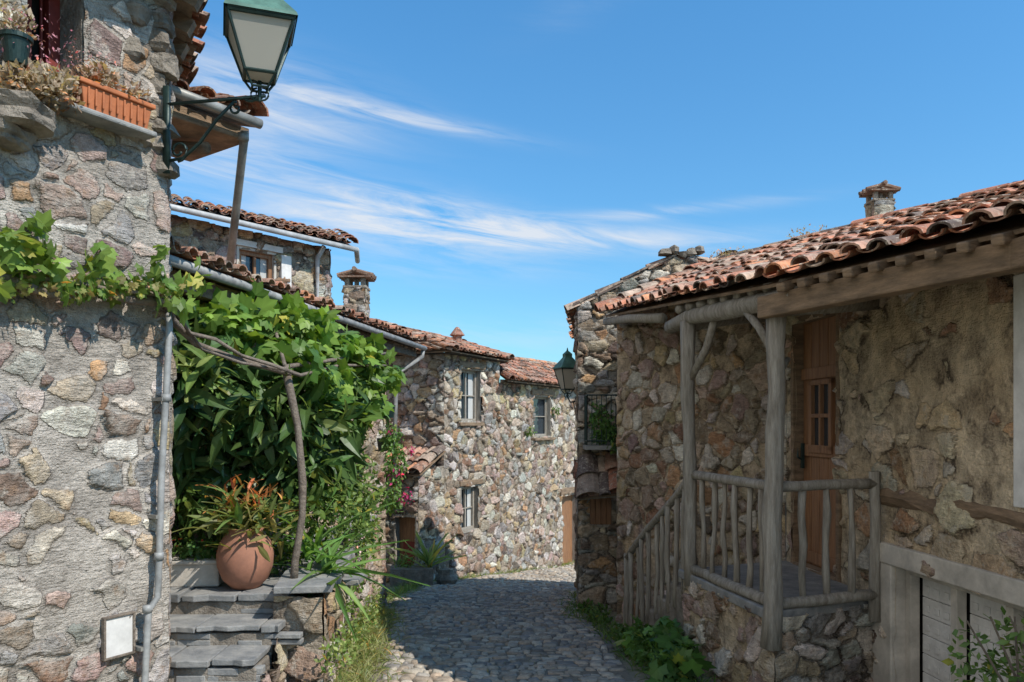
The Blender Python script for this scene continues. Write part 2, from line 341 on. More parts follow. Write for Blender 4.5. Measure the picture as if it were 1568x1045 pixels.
def ridge_tiles(parent,a,b_,r=.09,seed=0):
    rr=random.Random(seed); a=np.array(a,float);b_=np.array(b_,float); L=np.linalg.norm(b_-a); n=max(1,int(L/.34)); d=(b_-a)/L; sd=nrmz(np.cross(d,(0,0,1))); b=MB()
    for i in range(n):
        p=a+d*L*i/n; q=a+d*L*((i+1)/n+.04); b.col=tuple(np.array(rr.choice(TP)[0])*rr.uniform(.7,1.1)); vs=[]; dz=rr.uniform(-.012,.015)
        for (c,rd) in((p,r*1.1),(q,r*.95)):
            for k in range(9):
                th=math.pi*k/8; vs.append(c+sd*math.cos(th)*rd+np.array([0,0,math.sin(th)*rd*.8+dz]))
        b.add(vs,[(k,k+1,10+k,9+k) for k in range(8)])
    b.done('ridge_tiles',M['tile'],parent)
def slab(parent,pts,z,name='ceiling'):
    b=MB(); n=len(pts); b.add([(p[0],p[1],z) for p in pts],[tuple(range(n))]); b.done(name,M['dark'],parent)
# ---------------------------------------------------------------- leaves
def tmpl_grape():
    o=[(0,.12,0)];angs=[-150,-120,-95,-70,-45,-25,0,25,45,70,95,120,150];rad=[.5,.42,.52,.36,.56,.44,.68,.44,.56,.36,.52,.42,.5]
    for a,r in zip(angs,rad):
        x=math.sin(math.radians(a))*r;y=.12+math.cos(math.radians(a))*r+.2; o.append((x,y,-.35*(x*x)-.22*(y-.3)**2))
    o[0]=(0,.3,.03); return np.array(o),[(0,i+1,i) for i in range(1,len(angs))]
def tmpl_long(w=.16,droop=.35,n=4):
    o=[];f=[]
    for i in range(n+1):
        t=i/n; ww=w*math.sin(math.pi*min(.03+t*.97,1)**.8)+.004; z=-droop*t*t
        o+=[(-ww,t,z+.03),(0,t,z),(ww,t,z+.03)]
    for i in range(n):
        a=i*3; f+=[(a,a+1,a+4,a+3),(a+1,a+2,a+5,a+4)]
    return np.array(o),f
def leafmesh(name,parent,pos,yd,nm,size,tm,cols,mat):
    T,fc=tm; N=len(pos); Y=nrmz(yd); X=nrmz(np.cross(Y,nm)); Z=np.cross(X,Y)
    sz=np.asarray(size).reshape(-1,1,1); curl=rng.uniform(.2,2.2,(N,1,1))
    V=pos[:,None,:]+sz*(T[None,:,0:1]*X[:,None,:]+T[None,:,1:2]*Y[:,None,:]+curl*T[None,:,2:3]*Z[:,None,:])
    k=len(fc[0]); Fc=(np.array(fc)[None]+np.arange(N)[:,None,None]*len(T)).reshape(-1,k)
    cc=np.repeat(cols,len(T),axis=0); mid=(np.abs(T[:,0])<.01); sh=np.where(mid,1.18,.92); cc=cc*np.tile(sh,N)[:,None]
    return mesh_np(name,V.reshape(-1,3),Fc,M[mat],parent,tint=cc,smooth=False)
def inclump(cl):
    P=[];C=[]
    for (c,r,n) in cl:
        d=nrmz(rng.normal(size=(n,3))); rr=rng.random((n,1))**.45; p=d*rr*np.array(r); P.append(np.array(c)+p); C.append(p)
    return np.concatenate(P),np.concatenate(C)
def colr(n,base,j=.3,base2=None):
    c=np.tile(np.array(base,float),(n,1))
    if base2 is not None: t=rng.random((n,1)); c=c*(1-t)+np.array(base2)*t
    old=(rng.random((n,1))<.05); c=np.where(old,c*np.array([1.9,1.15,.8]),c)
    return c*(1+rng.uniform(-j,j,(n,1)))
def foliage(name,parent,cl,size,tm,base,base2=None,mat='leaf',droop=.5,up=.6):
    P,C=inclump(cl); n=len(P); nm=nrmz(nrmz(C)*.5+rng.normal(size=(n,3))*.6+np.array([.25,-.15,up])); yd=nrmz(rng.normal(size=(n,3))*.7+nrmz(C)*.6+np.array([0,0,-droop]))
    return leafmesh(name,parent,P,yd,nm,rng.uniform(.5,1.3,n)*size,tm,colr(n,base,.4,base2),mat)
def blades(name,parent,P,size,base,base2=None,w=.05,spread=.5,mat='leaf',droop=.5):
    n=len(P); yd=rng.normal(size=(n,3))*spread+np.array([0,0,1]); nm=rng.normal(size=(n,3))*.4+np.array([0,0,.6])+nrmz(yd*np.array([-1,-1,0])+1e-3)
    return leafmesh(name,parent,P,yd,nm,rng.uniform(.5,1.2,n)*size,tmpl_long(w,droop,4),colr(n,base,.3,base2),mat)
GR=tmpl_grape(); LG=tmpl_long(.15,.3); SM=tmpl_long(.3,.2,2)
# ================================================================ GROUND + STREET
xs=[-500,-60,-20,-6,0,6,20,60,500]; ys=[-400,-60,0,3.5,21,60,500]
V=[(x,y,G(y)) for y in ys for x in xs]; nx=len(xs)
mesh_np('ground',V,[(j*nx+i,j*nx+i+1,(j+1)*nx+i+1,(j+1)*nx+i) for j in range(len(ys)-1) for i in range(nx-1)],M['earth'])
LD=[3,5.5,8,12,14.5,15.4,21,23.5];LX=[-.75,-.85,-1.2,-1.7,-1.55,-1.15,1.55,2.7]
RD=[3,5.5,8,10,13,16,19,23.5];RX=[.75,.72,.8,.82,1.2,2.5,3.4,4.2]
xl=lambda y:float(np.interp(y,LD,LX)); xr=lambda y:float(np.interp(y,RD,RX))
yy=sorted(set(list(np.arange(3,23.5,.5))+[3.5,21])); street=empty('cobbled_street')
V=[];[V.extend([(xl(y)-.12,y,G(y)+.004),(xr(y)+.12,y,G(y)+.004)]) for y in yy]
mesh_np('street_bed',V,[(2*i,2*i+1,2*i+3,2*i+2) for i in range(len(yy)-1)],M['joint'],street)
V=[];Fc=[];T=[];y=3.2;cp=np.array([(.42,.37,.30),(.33,.30,.26),(.47,.41,.33),(.37,.30,.23),(.25,.23,.21),(.44,.34,.25)])
while y<23.3:
    h=rng.uniform(.08,.115); x=xl(y)+rng.uniform(-.08,.04)
    while x<xr(y):
        w=rng.uniform(.06,.15); g=.007
        bow=lambda X:.05*math.sin(X*2.3+y*.8)+.03*math.sin(X*5.1)
        q=np.array([[x+g,y+g+bow(x)],[x+w-g,y+g+bow(x+w)],[x+w-g,y+h-g+bow(x+w)],[x+g,y+h-g+bow(x)]])+rng.uniform(-.013,.013,(4,2)); c=q.mean(0)
        k=len(V); top=rng.uniform(.008,.030)+.012*math.sin(x*3+y*1.7); tl=rng.uniform(-.11,.11,2)
        for (sc,zz) in((1,-.01),(1,top*.4),(.7,top)):
            for p in q:
                pp=c+(p-c)*sc; V.append((pp[0],pp[1],G(pp[1])+.004+zz+(np.dot(pp-c,tl) if zz>0 else 0)))
        for r in(0,4):
            for a in range(4): Fc.append((k+r+a,k+r+(a+1)%4,k+r+4+(a+1)%4,k+r+4+a))
        Fc.append((k+8,k+9,k+10,k+11)); T+=[cp[rng.integers(6)]*rng.uniform(.7,1.15)]*12
        x+=w
    y+=h
mesh_np('cobbles',V,Fc,M['cob'],street,tint=np.array(T),smooth=True)
# ================================================================ LEFT FOREGROUND HOUSE (L)
hL=empty('stone_house'); c0=np.array([-1.924,4.5]); dl=nrmz(np.array([.446,.78])); p0=c0-dl*3.0
WL=Wall(p0,c0); nL=WL.n
oW=list(WL.rect(38,128,-60,142)); oW[3]=3.95
stone_wall('front_wall',hL,WL,-.2,4.12,.0115,'L',11,[tuple(oW)])
WLs=Wall(c0,(-2.62,6.05)); stone_wall('side_wall',hL,WLs,-.2,4.12,.025,'L',12)
b=MB(); b.add([WL.pt(0,-.2),(-6,3.5,-.2),(-6,3.5,4.1),WL.pt(0,4.1)],[(0,1,2,3)]); b.add([(-2.62,6.05,-.2),(-6,6.5,-.2),(-6,6.5,4.1),(-2.62,6.05,4.1)],[(0,1,2,3)]); b.add([(-6,3.5,-.2),(-6,6.5,-.2),(-6,6.5,4.1),(-6,3.5,4.1)],[(0,1,2,3)]); b.done('rear_walls',M['plast'],hL)
reveal(WL,tuple(oW),hL,'rock',.35,.02,-.012)
b=MB(); b.wbox(WL,oW[0],oW[1],oW[2],oW[3],-.34,-.30); b.done('opening_dark',M['dark'],hL)
b=MB(); u0,u1,z0,z1=oW
b.wbox(WL,u0,u0+(u1-u0)*.6,z0,z1,-.3,-.25)
for i in range(5): b.wbox(WL,u0+.07*i,u0+.07*i+.012,z0,z1,-.25,-.235)
b.wbox(WL,u1-.06,u1,z0,z1,-.29,-.2); b.done('red_door',M['red'],hL,bevel=.004)
b=MB(); a=WL.rect(66,222,180,214); zs=WL.hit(150,188)[1]; b.wbox(WL,a[0]-.05,a[1]-.03,zs-.03,zs,-.2,.15); b.done('window_sill',M['slate'],hL,bevel=.01)
b=MB()
rr=random.Random(5)
for i in range(9):
    zz=3.12+i*.115
    for j in range(2 if i%2 else 1): b.rock(WL.pt(WL.L-.05-.16*j+rr.uniform(-.01,.01),zz+rr.uniform(-.01,.01),-.03),(rr.uniform(.07,.1),.07,rr.uniform(.04,.065)),i*3+j,12,.1)
b.done('pillar_stones',M['rock'],hL)
b=MB(); pp=WL.pt(WL.hit(8,190)[0],WL.hit(18,186)[1],.11); b.rock(pp,(.14,.14,.075),5,18,.1); b.rock(pp+np.array([-.05,0,-.085]),(.09,.11,.05),8,16,.1); b.done('stone_bracket',M['rock'],hL)
Q=(-1.70,4.36,4.16); tile_roof('roof_tiles',hL,[(-2.42,5.8,4.16),Q],[(-3.8,5.9,5.0),(-3.8,4.8,5.1)],seed=3)
tile_roof('roof_tiles',hL,[Q,(-3.25,1.7,4.16)],[(-3.8,4.8,5.1),(-5.3,2.9,5.1)],seed=4)
b=MB()
for i in range(5):
    t=i/4; e=np.array([-1.75,4.5,4.06])*(1-t)+np.array([-2.4,5.7,4.06])*t; b.bar(e,e+np.array([-.6,-.1,.3]),.07,.09)
b.done('rafters',M['woodh'],hL)
tile_roof('side_eave_tiles',hL,[(-1.92,6.06,3.99),(-2.5,5.3,3.99)],[(-2.75,6.75,4.32),(-3.2,6.05,4.32)],seed=6)
b=MB(); b.hexa([(-2.5,5.32,3.82),(-1.97,6.03,3.82),(-2.6,6.5,3.82),(-3.1,5.9,3.82),(-2.5,5.32,3.92),(-1.97,6.03,3.92),(-2.6,6.5,3.92),(-3.1,5.9,3.92)]); b.done('eave_board',M['woodh'],hL,bevel=.01)
b=MB(); b.tube([(-2.9,5.9,3.76),(-2.35,5.95,3.74),(-2.24,5.9,3.73)],[.05,.05,.045],10,jit=.08); b.done('eave_log',M['woodh'],hL,smooth=True)
b=MB(); b.tube([(-2.42,5.22,3.95),(-1.87,5.97,3.93)],.036,12); b.tube([S(374,200,5.98),S(374,212,6.0),S(364,300,6.3),S(351,415,6.55)],.032,12); b.tube([S(372,203,5.98),S(371,215,6.0)],.045,12); b.done('gutter_downpipe',M['greymetal'],hL,smooth=True)
b=MB(); pts=[WL.pt(WL.hit(x,y)[0],WL.hit(x,y)[1],dd) for x,y,dd in((250,478,.04),(246,500,.075),(240,600,.08),(233,720,.08),(229,860,.08),(226,912,.085),(212,932,.085),(206,1045,.085),(203,1130,.085))]
b.tube(pts,.018,12)
for x,y in((240,610),(229,850),(211,930)):
    q=WL.pt(*WL.hit(x,y),.08); b.tube([q-np.array([0,0,.02]),q+np.array([0,0,.02])],.025,12)
b.done('drainpipe',M['pipe'],hL,smooth=True)
b=MB()
for x,y in((240,612),(231,790),(208,990)):
    u,z=WL.hit(x,y); b.wbox(WL,u-.03,u+.03,z-.01,z+.01,0,.085)
b.done('pipe_brackets',M['greymetal'],hL)
sg=empty('wall_plaque'); o=WL.rect(151,199,940,1005)
b=MB(); u0,u1,z0,z1=o
for a in((u0,u1,z1-.012,z1),(u0,u1,z0,z0+.012),(u0,u0+.012,z0+.012,z1-.012),(u1-.012,u1,z0+.012,z1-.012)): b.wbox(WL,*a,.02,.048)
b.done('frame',M['bark'],sg,bevel=.003); b=MB(); b.wbox(WL,u0+.012,u1-.012,z0+.012,z1-.012,.02,.038); b.done('panel',M['white'],sg)
pl=empty('window_box_planter'); a=WL.hit(100,160)[0]; e=WL.hit(208,190)[0]; b=MB()
P=[];h=.14
for (zz,di,ui) in((zs,.0,.02),(zs+h,-.0,-.005)):
    P+=[WL.pt(a+ui,zz,.135-ui*.5),WL.pt(e-ui,zz,.135-ui*.5),WL.pt(e-ui,zz,-.01+ui*.5),WL.pt(a+ui,zz,-.01+ui*.5)]
b.hexa(P); b.wbox(WL,a-.015,e+.015,zs+h-.025,zs+h,-.02,.15)
for i in range(9):
    uu=a+.03+(e-a-.08)*i/8; b.wbox(WL,uu,uu+.012,zs+.02,zs+h-.03,.13,.142)
b.done('trough',M['terra2'],pl,bevel=.006)
cl=[(WL.pt(a+.1,zs+h+.04,.07),(.13,.10,.07),220),(WL.pt(a+.28,zs+h+.03,.07),(.12,.09,.05),120),(WL.pt(a-.12,zs+.02,.1),(.14,.1,.07),320)]
foliage('dry_succulents',pl,cl,.035,SM,(.32,.17,.12),(.38,.30,.20),droop=-.6)
foliage('dry_flowers',pl,[(WL.pt(a+.08,zs+h+.12,.07),(.13,.1,.05),120)],.015,SM,(.5,.25,.25),(.45,.3,.25),mat='petal')
pt=empty('potted_succulent'); q=WL.pt(WL.hit(2,80)[0],WL.hit(12,112)[1],.12); b=MB(); b.lathe(q,[(0,0),(.045,0),(.06,.11),(.07,.11),(.07,.13),(.06,.13),(.055,.10),(0,.10)],20); b.done('pot',M['iron'],pt,smooth=False)
foliage('leaves',pt,[(q+np.array([0,0,.18]),(.08,.08,.1),160),(q+np.array([.05,.05,-.07]),(.17,.15,.07),700),(q+np.array([0.1,.12,-.02]),(.1,.1,.05),260)],.035,SM,(.33,.25,.19),(.40,.33,.24),droop=-.8)
foliage('flowers',pt,[(q+np.array([.05,.05,.14]),(.2,.2,.12),200)],.018,SM,(.45,.14,.18),(.42,.25,.28),mat='petal')
q2=WL.pt(WL.hit(78,130)[0],WL.hit(78,150)[1],.1); b=MB(); b.lathe(q2,[(0,0),(.04,0),(.055,.08),(.0,.08)],16); b.done('small_pot',M['lgreen'],pt)
# ================================================================ street lamps
def lantern(par,c,s,zb,H=.37):
    c=np.array(c,float); b=MB(); wb=.082*s; wt=.172*s; H=H*s; rot=.35
    def q(w,z): return [np.array([c[0]+w*(x*math.cos(rot)-y*math.sin(rot)),c[1]+w*(x*math.sin(rot)+y*math.cos(rot)),z]) for x,y in((-1,-1),(1,-1),(1,1),(-1,1))]
    B=q(wb,zb);T=q(wt,zb+H)
    for i in range(4):
        j=(i+1)%4; b.tube([B[i],T[i]],.009*s,6); b.tube([B[i],B[j]],.010*s,6); b.tube([T[i],T[j]],.013*s,6)
    K=q(wb*.5,zb-.07*s)
    for i in range(4): b.tube([B[i],K[i]],.007*s,6); b.tube([K[i],K[(i+1)%4]],.007*s,6)
    b.tube([c*[1,1,0]+[0,0,zb-.14*s],c*[1,1,0]+[0,0,zb-.05*s]],.012*s,8)
    for sg_ in(-1,1):
        pts=[np.array([c[0]+sg_*s*(.015+.035*math.sin(t)),c[1],zb-.10*s+.035*s*math.cos(t)]) for t in np.linspace(0,5,12)]; b.tube(pts,.006*s,5)
    b.tube([T[0]+[0,0,.012*s]]+[T[i]+[0,0,.012*s] for i in(1,2,3,0)],.016*s,6)
    b.done('lantern_frame',M['iron'],par,smooth=False)
    g=MB(); B2=q(wb*.96,zb);T2=q(wt*.97,zb+H)
    for i in range(4): j=(i+1)%4; g.add([B2[i],B2[j],T2[j],T2[i]],[(0,1,2,3)])
    g.add(B2,[(0,1,2,3)]); g.done('lantern_glass',M['frost'],par)
    r=MB(); prev=None
    rings=[(wt*1.12,zb+H+.01*s),(wt*1.08,zb+H+.03*s),(wt*.55,zb+H+.15*s),(wt*.35,zb+H+.2*s),(wt*.36,zb+H+.25*s),(.02*s,zb+H+.30*s)]
    for w,z in rings:
        cur=q(w,z)
        if prev is not None:
            for i in range(4): j=(i+1)%4; r.add([prev[i],prev[j],cur[j],cur[i]],[(0,1,2,3)])
        prev=cur
    r.tube([c*[1,1,0]+[0,0,zb+H+.29*s],c*[1,1,0]+[0,0,zb+H+.36*s]],[.022*s,.004*s],8); r.done('lantern_roof',M['lgreen'],par)
lp=empty('street_lamp'); C=np.array([-1.36,4.33]); lantern(lp,(C[0],C[1],0),.96,3.575,.275)
b=MB(); a0=np.array([-1.90,4.42,0])
b.bar(a0+[0,0,3.08],a0+[0,0,3.56],.035,.02,(0,1,0)); A=a0+[0,0,3.46]; Bp=np.array([C[0],C[1],3.47])
b.tube([A,Bp+[.03,0,0]],.010,8)
d=nrmz(np.array([C[0]-a0[0],C[1]-a0[1],0])); up=np.array([0,0,1.])
b.tube([a0+[0,0,3.15]+d*.02,a0+d*.10+up*3.16,a0+d*.2+up*3.24,a0+d*.3+up*3.36,a0+d*.40+up*3.45],.009,6)
b.tube([a0+d*(.07+.05*math.cos(t)*(1-t/9))+up*(3.20+.05*math.sin(t)*(1-t/9)) for t in np.linspace(-1.6,6,18)],.007,6)
b.tube([a0+d*(.41+.045*math.cos(t)*(1-t/10))+up*(3.41+.045*math.sin(t)*(1-t/10)) for t in np.linspace(1.5,8.5,18)],.007,6)
b.tube([Bp+d*(-.05+.055*math.cos(t))+up*(-.0+.055*math.sin(t)+.03) for t in np.linspace(-2.4,1.6,14)],.008,6)
b.tube([Bp+[0,0,-.03],Bp+[0,0,.08]],.011,8); b.done('bracket',M['iron'],lp,smooth=True)
lp=empty('street_lamp'); lantern(lp,(.855,12.4,0),.92,2.24,.34)
b=MB(); b.tube([(.855,12.4,2.13),(.9,12.4,2.04),(1.15,12.5,2.08)],.014,6); b.tube([(1.13,12.5,1.81),(.98,12.45,1.91),(.95,12.42,2.05)],.01,6); b.done('bracket',M['iron'],lp)
# ================================================================ HOUSE F (behind vine) + terrace
hF=empty('stone_house'); WF=Wall((-2.9,4.95),(-1.62,10.3))
oD=(WF.hit(300,600)[0],WF.hit(350,600)[0],.6,2.3)
stone_wall('front_wall',hF,WF,-1.2,2.72,.022,'B',21,[oD])
reveal(WF,oD,hF,'plast'); b=MB(); b.wbox(WF,*oD,-.2,-.15); b.done('door_panel',M['door'],hF)
WFe=Wall((-1.62,10.3),(-3.8,11.3)); stone_wall('end_wall',hF,WFe,-1.2,2.72,.04,'B',22)
tile_roof('roof_tiles',hF,[(-1.22,10.65,2.765),(-2.22,4.75,2.765)],[(-3.2,11.3,2.99),(-4.4,5.3,2.99)],seed=8)
b=MB(); b.tube([(-2.2,4.7,2.73),(-1.16,10.7,2.71)],.033,12); b.tube([(-1.18,10.66,2.72),(-1.19,10.66,2.6),(-1.5,10.4,2.35),(-1.52,10.36,1.0)],.03,10); b.done('gutter',M['pipe'],hF,smooth=True)
b=MB(); b.bar((-2.33,4.7,2.64),(-1.3,10.6,2.64),.09,.12)
for i in range(14):
    t=i/13; e=np.array([-2.26,4.8,2.67])*(1-t)+np.array([-1.26,10.5,2.67])*t; b.bar(e,e+np.array([-.55,.1,.03]),.06,.07)
b.done('eave_timber',M['woodh'],hF,bevel=.006)
ter=empty('stone_terrace'); Rt=lambda y:-1.13-.115*(y-4.5)
WR=Wall((Rt(5.12),5.12),(Rt(9.8),9.8))
stone_wall('retaining_wall',ter,WR,-1.0,.64,.015,'D',31,topf=lambda u:.60-.02*np.clip(u-.7,0,9)+.02*np.sin(u*9))
STEP=[(5.3,.58),(5.0,.45),(4.7,.32),(4.4,.19)]
b=MB()
for k,(d,z) in enumerate(STEP):
    y1=11 if k==0 else STEP[k-1][0]+.06
    xa,xb=-2.95,-1.50
    if k==0: b.hexa([(xa,d,-.6),(Rt(d)-.05,d,-.6),(Rt(10)-.05,10.0,-1),(xa,10.0,-1),(xa,d,z-.05),(Rt(d)-.05,d,z-.05),(Rt(10)-.05,10.0,z-.05),(xa,10.0,z-.05)])
    else: b.box(((xa+xb)/2-.0,(d+y1)/2,(z-.05-.6)/2),(xb-xa,y1-d,z-.05+.6))
b.done('step_mass',M['rock'],ter,bevel=.01)
b=MB(); rr=random.Random(3)
for k,(d,z) in enumerate(STEP):
    x=-2.75
    while x<-1.5:
        w=rr.uniform(.22,.5); x2=min(x+w,-1.44); th=rr.uniform(.03,.05); y1=(5.75 if k==0 else STEP[k-1][0]+.03); n=4
        fr=[(x+.006+(x2-x-.012)*i/n, d-.03+rr.uniform(-.022,.022)) for i in range(n+1)]
        base=fr+[(x2-.008,y1),(x+.004,y1)]; m_=len(base); dz=rr.uniform(-.006,.010); tl=rr.uniform(-.01,.01)
        vs=[(p[0],p[1],z-th) for p in base]+[(p[0],p[1],z+dz+(i%3)*tl*.4) for i,p in enumerate(base)]
        b.add(vs,[tuple(range(m_))[::-1],tuple(range(m_,2*m_))]+[(i,(i+1)%m_,m_+(i+1)%m_,m_+i) for i in range(m_)]); x=x2
    x=-2.75
    while x<-1.5:
        w=rr.uniform(.1,.3); hh_=rr.uniform(.03,.045)
        for q in range(2): b.box((x+w/2,d+.03+rr.uniform(-.01,.02),z-.07-q*.042),(w-.012,.07,hh_),rr.uniform(-.06,.06))
        x+=w
y=5.75
while y<9.8:
    x=-2.8
    while x<Rt(y)-.2: w=rr.uniform(.3,.5); b.box((x+w/2,y+.2,.562),(w-.02,.38,.04),rr.uniform(-.02,.02)); x+=w
    y+=.4
y=5.08
while y<9.8:
    L=rr.uniform(.25,.5); b.box((Rt(y)-.15,y+L/2,.625+rr.uniform(-.012,.025)-.02*max(y-5.5,0)),(.36+rr.uniform(-.06,.07),L-.02,.045),rr.uniform(-.12,.15)+.11); y+=L
b.done('slate_slabs',M['slate'],ter,bevel=.006)
WS=Wall((-1.52,5.14),(Rt(5.12),5.12)); stone_wall('wall_end',ter,WS,-.3,.6,.014,'D',33)
WS=Wall((-1.46,4.36),(-1.46,5.16)); stone_wall('step_side',ter,WS,-.3,.6,.014,'D',34,topf=lambda u:.12+.13*np.floor((u+.02)/.3))
# ================================================================ HOUSE G
hG=empty('stone_house'); WG=Wall((-5.35,8.8),(-2.75,12.1)); oG=WG.rect(366,419,386,462)
stone_wall('front_wall',hG,WG,0,4.34,.026,'D',41,[oG]); window(WG,oG,hG,'door','plast',2,1,curtain=True,fw=.06,rec=.08)
WG2=Wall((-2.75,12.1),(-4.0,15.0)); stone_wall('side_wall',hG,WG2,0,4.34,.05,'D',42)
b=MB(); a=WG.rect(428,443,388,470); b.wbox(WG,a[0],a[1],2.8,4.1,0,.05); b.wbox(WG,oG[0]-.1,oG[1]+.12,oG[3]+.04,oG[3]+.12,0,.05); b.done('white_trim',M['white'],hG)
tile_roof('roof_tiles',hG,[(-2.38,12.15,4.40),(-5.2,8.5,4.40)],[(-3.0,14.0,4.98),(-6.6,11.3,5.28)],seed=12)
b=MB(); b.tube([(-5.2,8.42,4.35),(-2.34,12.1,4.33)],.04,12); b.tube([(-2.34,12.1,4.33),(-2.5,13.0,4.34)],.04,12); q=WG.hit(482,400); b.tube([(-2.75,11.75,4.3),WG.pt(q[0],4.15,.06),WG.pt(q[0],3.0,.06)],.036,10); b.done('gutter',M['gut'],hG,smooth=True)
b=MB(); b.add([(-5.35,8.8,0),(-7,11,0),(-7,11,5),(-5.35,8.8,4.3)],[(0,1,2,3)]); b.add([(-7,11,0),(-4,15,0),(-4,15,4.4),(-7,11,5)],[(0,1,2,3)]); b.done('rear_wall',M['plast'],hG)
slab(hG,[(-5.35,8.8),(-2.75,12.1),(-4,15),(-7,11)],4.3)
# ================================================================ HOUSE D + E
hD=empty('stone_house'); A_=np.array([-1.31,15.5]); B_=np.array([-.271,17.55]); dn=nrmz(np.array([.451,.892])); nn=np.array([dn[1],-dn[0]])
WD=Wall(A_,B_); WE=Wall(B_,B_+dn*5.7); WA=Wall(A_-nn*3.5,A_)
o1=WD.rect(704,735,567,645); o2=WD.rect(706,732,746,812)
stone_wall('street_wall',hD,WD,-2.0,3.12,.022,'D',51,[o1,o2]); window(WD,o1,hD,'woodg','woodg',2,2); window(WD,o2,hD,'woodg','woodg',2,2)
stone_wall('gable_wall',hD,WA,-2,3.12,.024,'D',52)
WBr=Wall(B_,B_-nn*3); stone_wall('return_wall',hD,WBr,2,3.12,.05,'D',57)
b=MB(); b.wbox(WD,o1[0]-.1,o1[1]+.15,o1[3]+.04,o1[3]+.16,-.1,.06); b.wbox(WD,o1[0]-.08,o1[1]+.08,o1[2]-.1,o1[2]-.03,-.1,.07); b.wbox(WD,o2[0]-.1,o2[1]+.15,o2[3]+.04,o2[3]+.14,-.1,.05); b.done('lintels',M['woodh'],hD,bevel=.01)
AO=(-1.15,15.15,3.12);BO=(-.05,17.6,3.12);r0=(-3.1,17.0,3.90);r1=(-1.3,18.1,3.58);ALO=(-4.6,16.95,3.12)
tile_roof('roof_tiles',hD,[BO,AO],[r1,r0],seed=14); tile_roof('roof_tiles',hD,[AO,ALO],[r0,(-3.6,17.4,3.90)],seed=15); tile_roof('roof_tiles',hD,[(-.9,19.4,3.12),BO],[(-1.5,18.3,3.58),r1],seed=16)
slab(hD,[(AO[0],AO[1]),(BO[0],BO[1]),(-.9,19.4),(-4,20),(-4.6,16.95)],3.055)
ridge_tiles(hD,r0,AO,.08,1); ridge_tiles(hD,r1,r0,.08,2); ridge_tiles(hD,BO,r1,.08,3)
b=MB(); lt=empty('lean_to_shed')
WLn=Wall(A_-nn*1.7-dn*.9,A_-dn*.9)
oL=WLn.rect(606,636,792,868); stone_wall('front_wall',lt,WLn,-2,.78,.024,'C',55,[oL]); reveal(WLn,oL,lt,'woodg'); b.wbox(WLn,oL[0],oL[1],oL[2],oL[3],-.16,-.12); b.done('door_panel',M['door'],lt)
b=MB(); b.wbox(WLn,oL[0]+.1,oL[1]-.02,oL[2]+.0,oL[2]+.45,-.12,-.10); b.done('red_panel',M['red'],lt)
WLr=Wall(A_-dn*.9,A_); stone_wall('side_wall',lt,WLr,-2,.9,.03,'D',56)
q0=WLn.pt(WLn.L+.15,.82,.15);q1=WLn.pt(-.1,.82,.15); tile_roof('roof_tiles',lt,[q0,q1],[WLn.pt(WLn.L+.05,1.22,-.88),WLn.pt(-.1,1.22,-.88)],seed=17)
hE=empty('stone_house'); o3=WE.rect(816,842,608,668); o4=WE.rect(860,884,758,880); o4=(o4[0],o4[1],-2.0,o4[3])
stone_wall('street_wall',hE,WE,-2.3,2.68,.024,'D',61,[o3,o4]); window(WE,o3,hE,'woodg','woodg',1,2,curtain=False); reveal(WE,o4,hE,'woodg',.2); b=MB(); b.wbox(WE,*o4,-.2,-.15); b.done('door_panel',M['door'],hE)
b=MB(); b.wbox(WE,o3[0]-.15,o3[1]+.2,o3[3]+.04,o3[3]+.17,-.1,.06); b.wbox(WE,o3[0]-.1,o3[1]+.1,o3[2]-.1,o3[2]-.04,-.1,.12); b.wbox(WE,o4[0]-.15,o4[1]+.15,o4[3]+.04,o4[3]+.2,-.1,.06); b.done('lintels',M['woodh'],hE,bevel=.01)
ge=WE.hit(805,660); foliage('window_box_plants',hE,[(WE.pt(ge[0],ge[1],.1),(.15,.1,.15),90),(WE.pt(WE.hit(846,628)[0],WE.hit(846,628)[1],.1),(.12,.08,.12),70)],.06,SM,(.07,.14,.03),(.15,.22,.06))
e0=WE.pt(5.9,2.68,.25);e1=WE.pt(-.1,2.68,.25); tile_roof('roof_tiles',hE,[e0,e1],[(1.9,24.5,3.4),(-.9,19.3,3.4)],seed=19); ridge_tiles(hE,(1.9,24.5,3.42),(-.9,19.3,3.42),.08,4)
slab(hE,[WE.pt(-.1,0,.22)[:2],WE.pt(5.9,0,.22)[:2],(1.9,24.5),(-.9,19.3)],2.615)
b=MB(); b.add([WE.pt(5.7,-2.3),WE.pt(5.7,-2.3,-5),WE.pt(5.7,3,-5),WE.pt(5.7,2.6)],[(0,1,2,3)]); b.add([WA.pt(0,-2),(-3,21,-2),(-3,21,3),WA.pt(0,3)],[(0,1,2,3)]); b.done('rear_walls',M['plast'],hE)
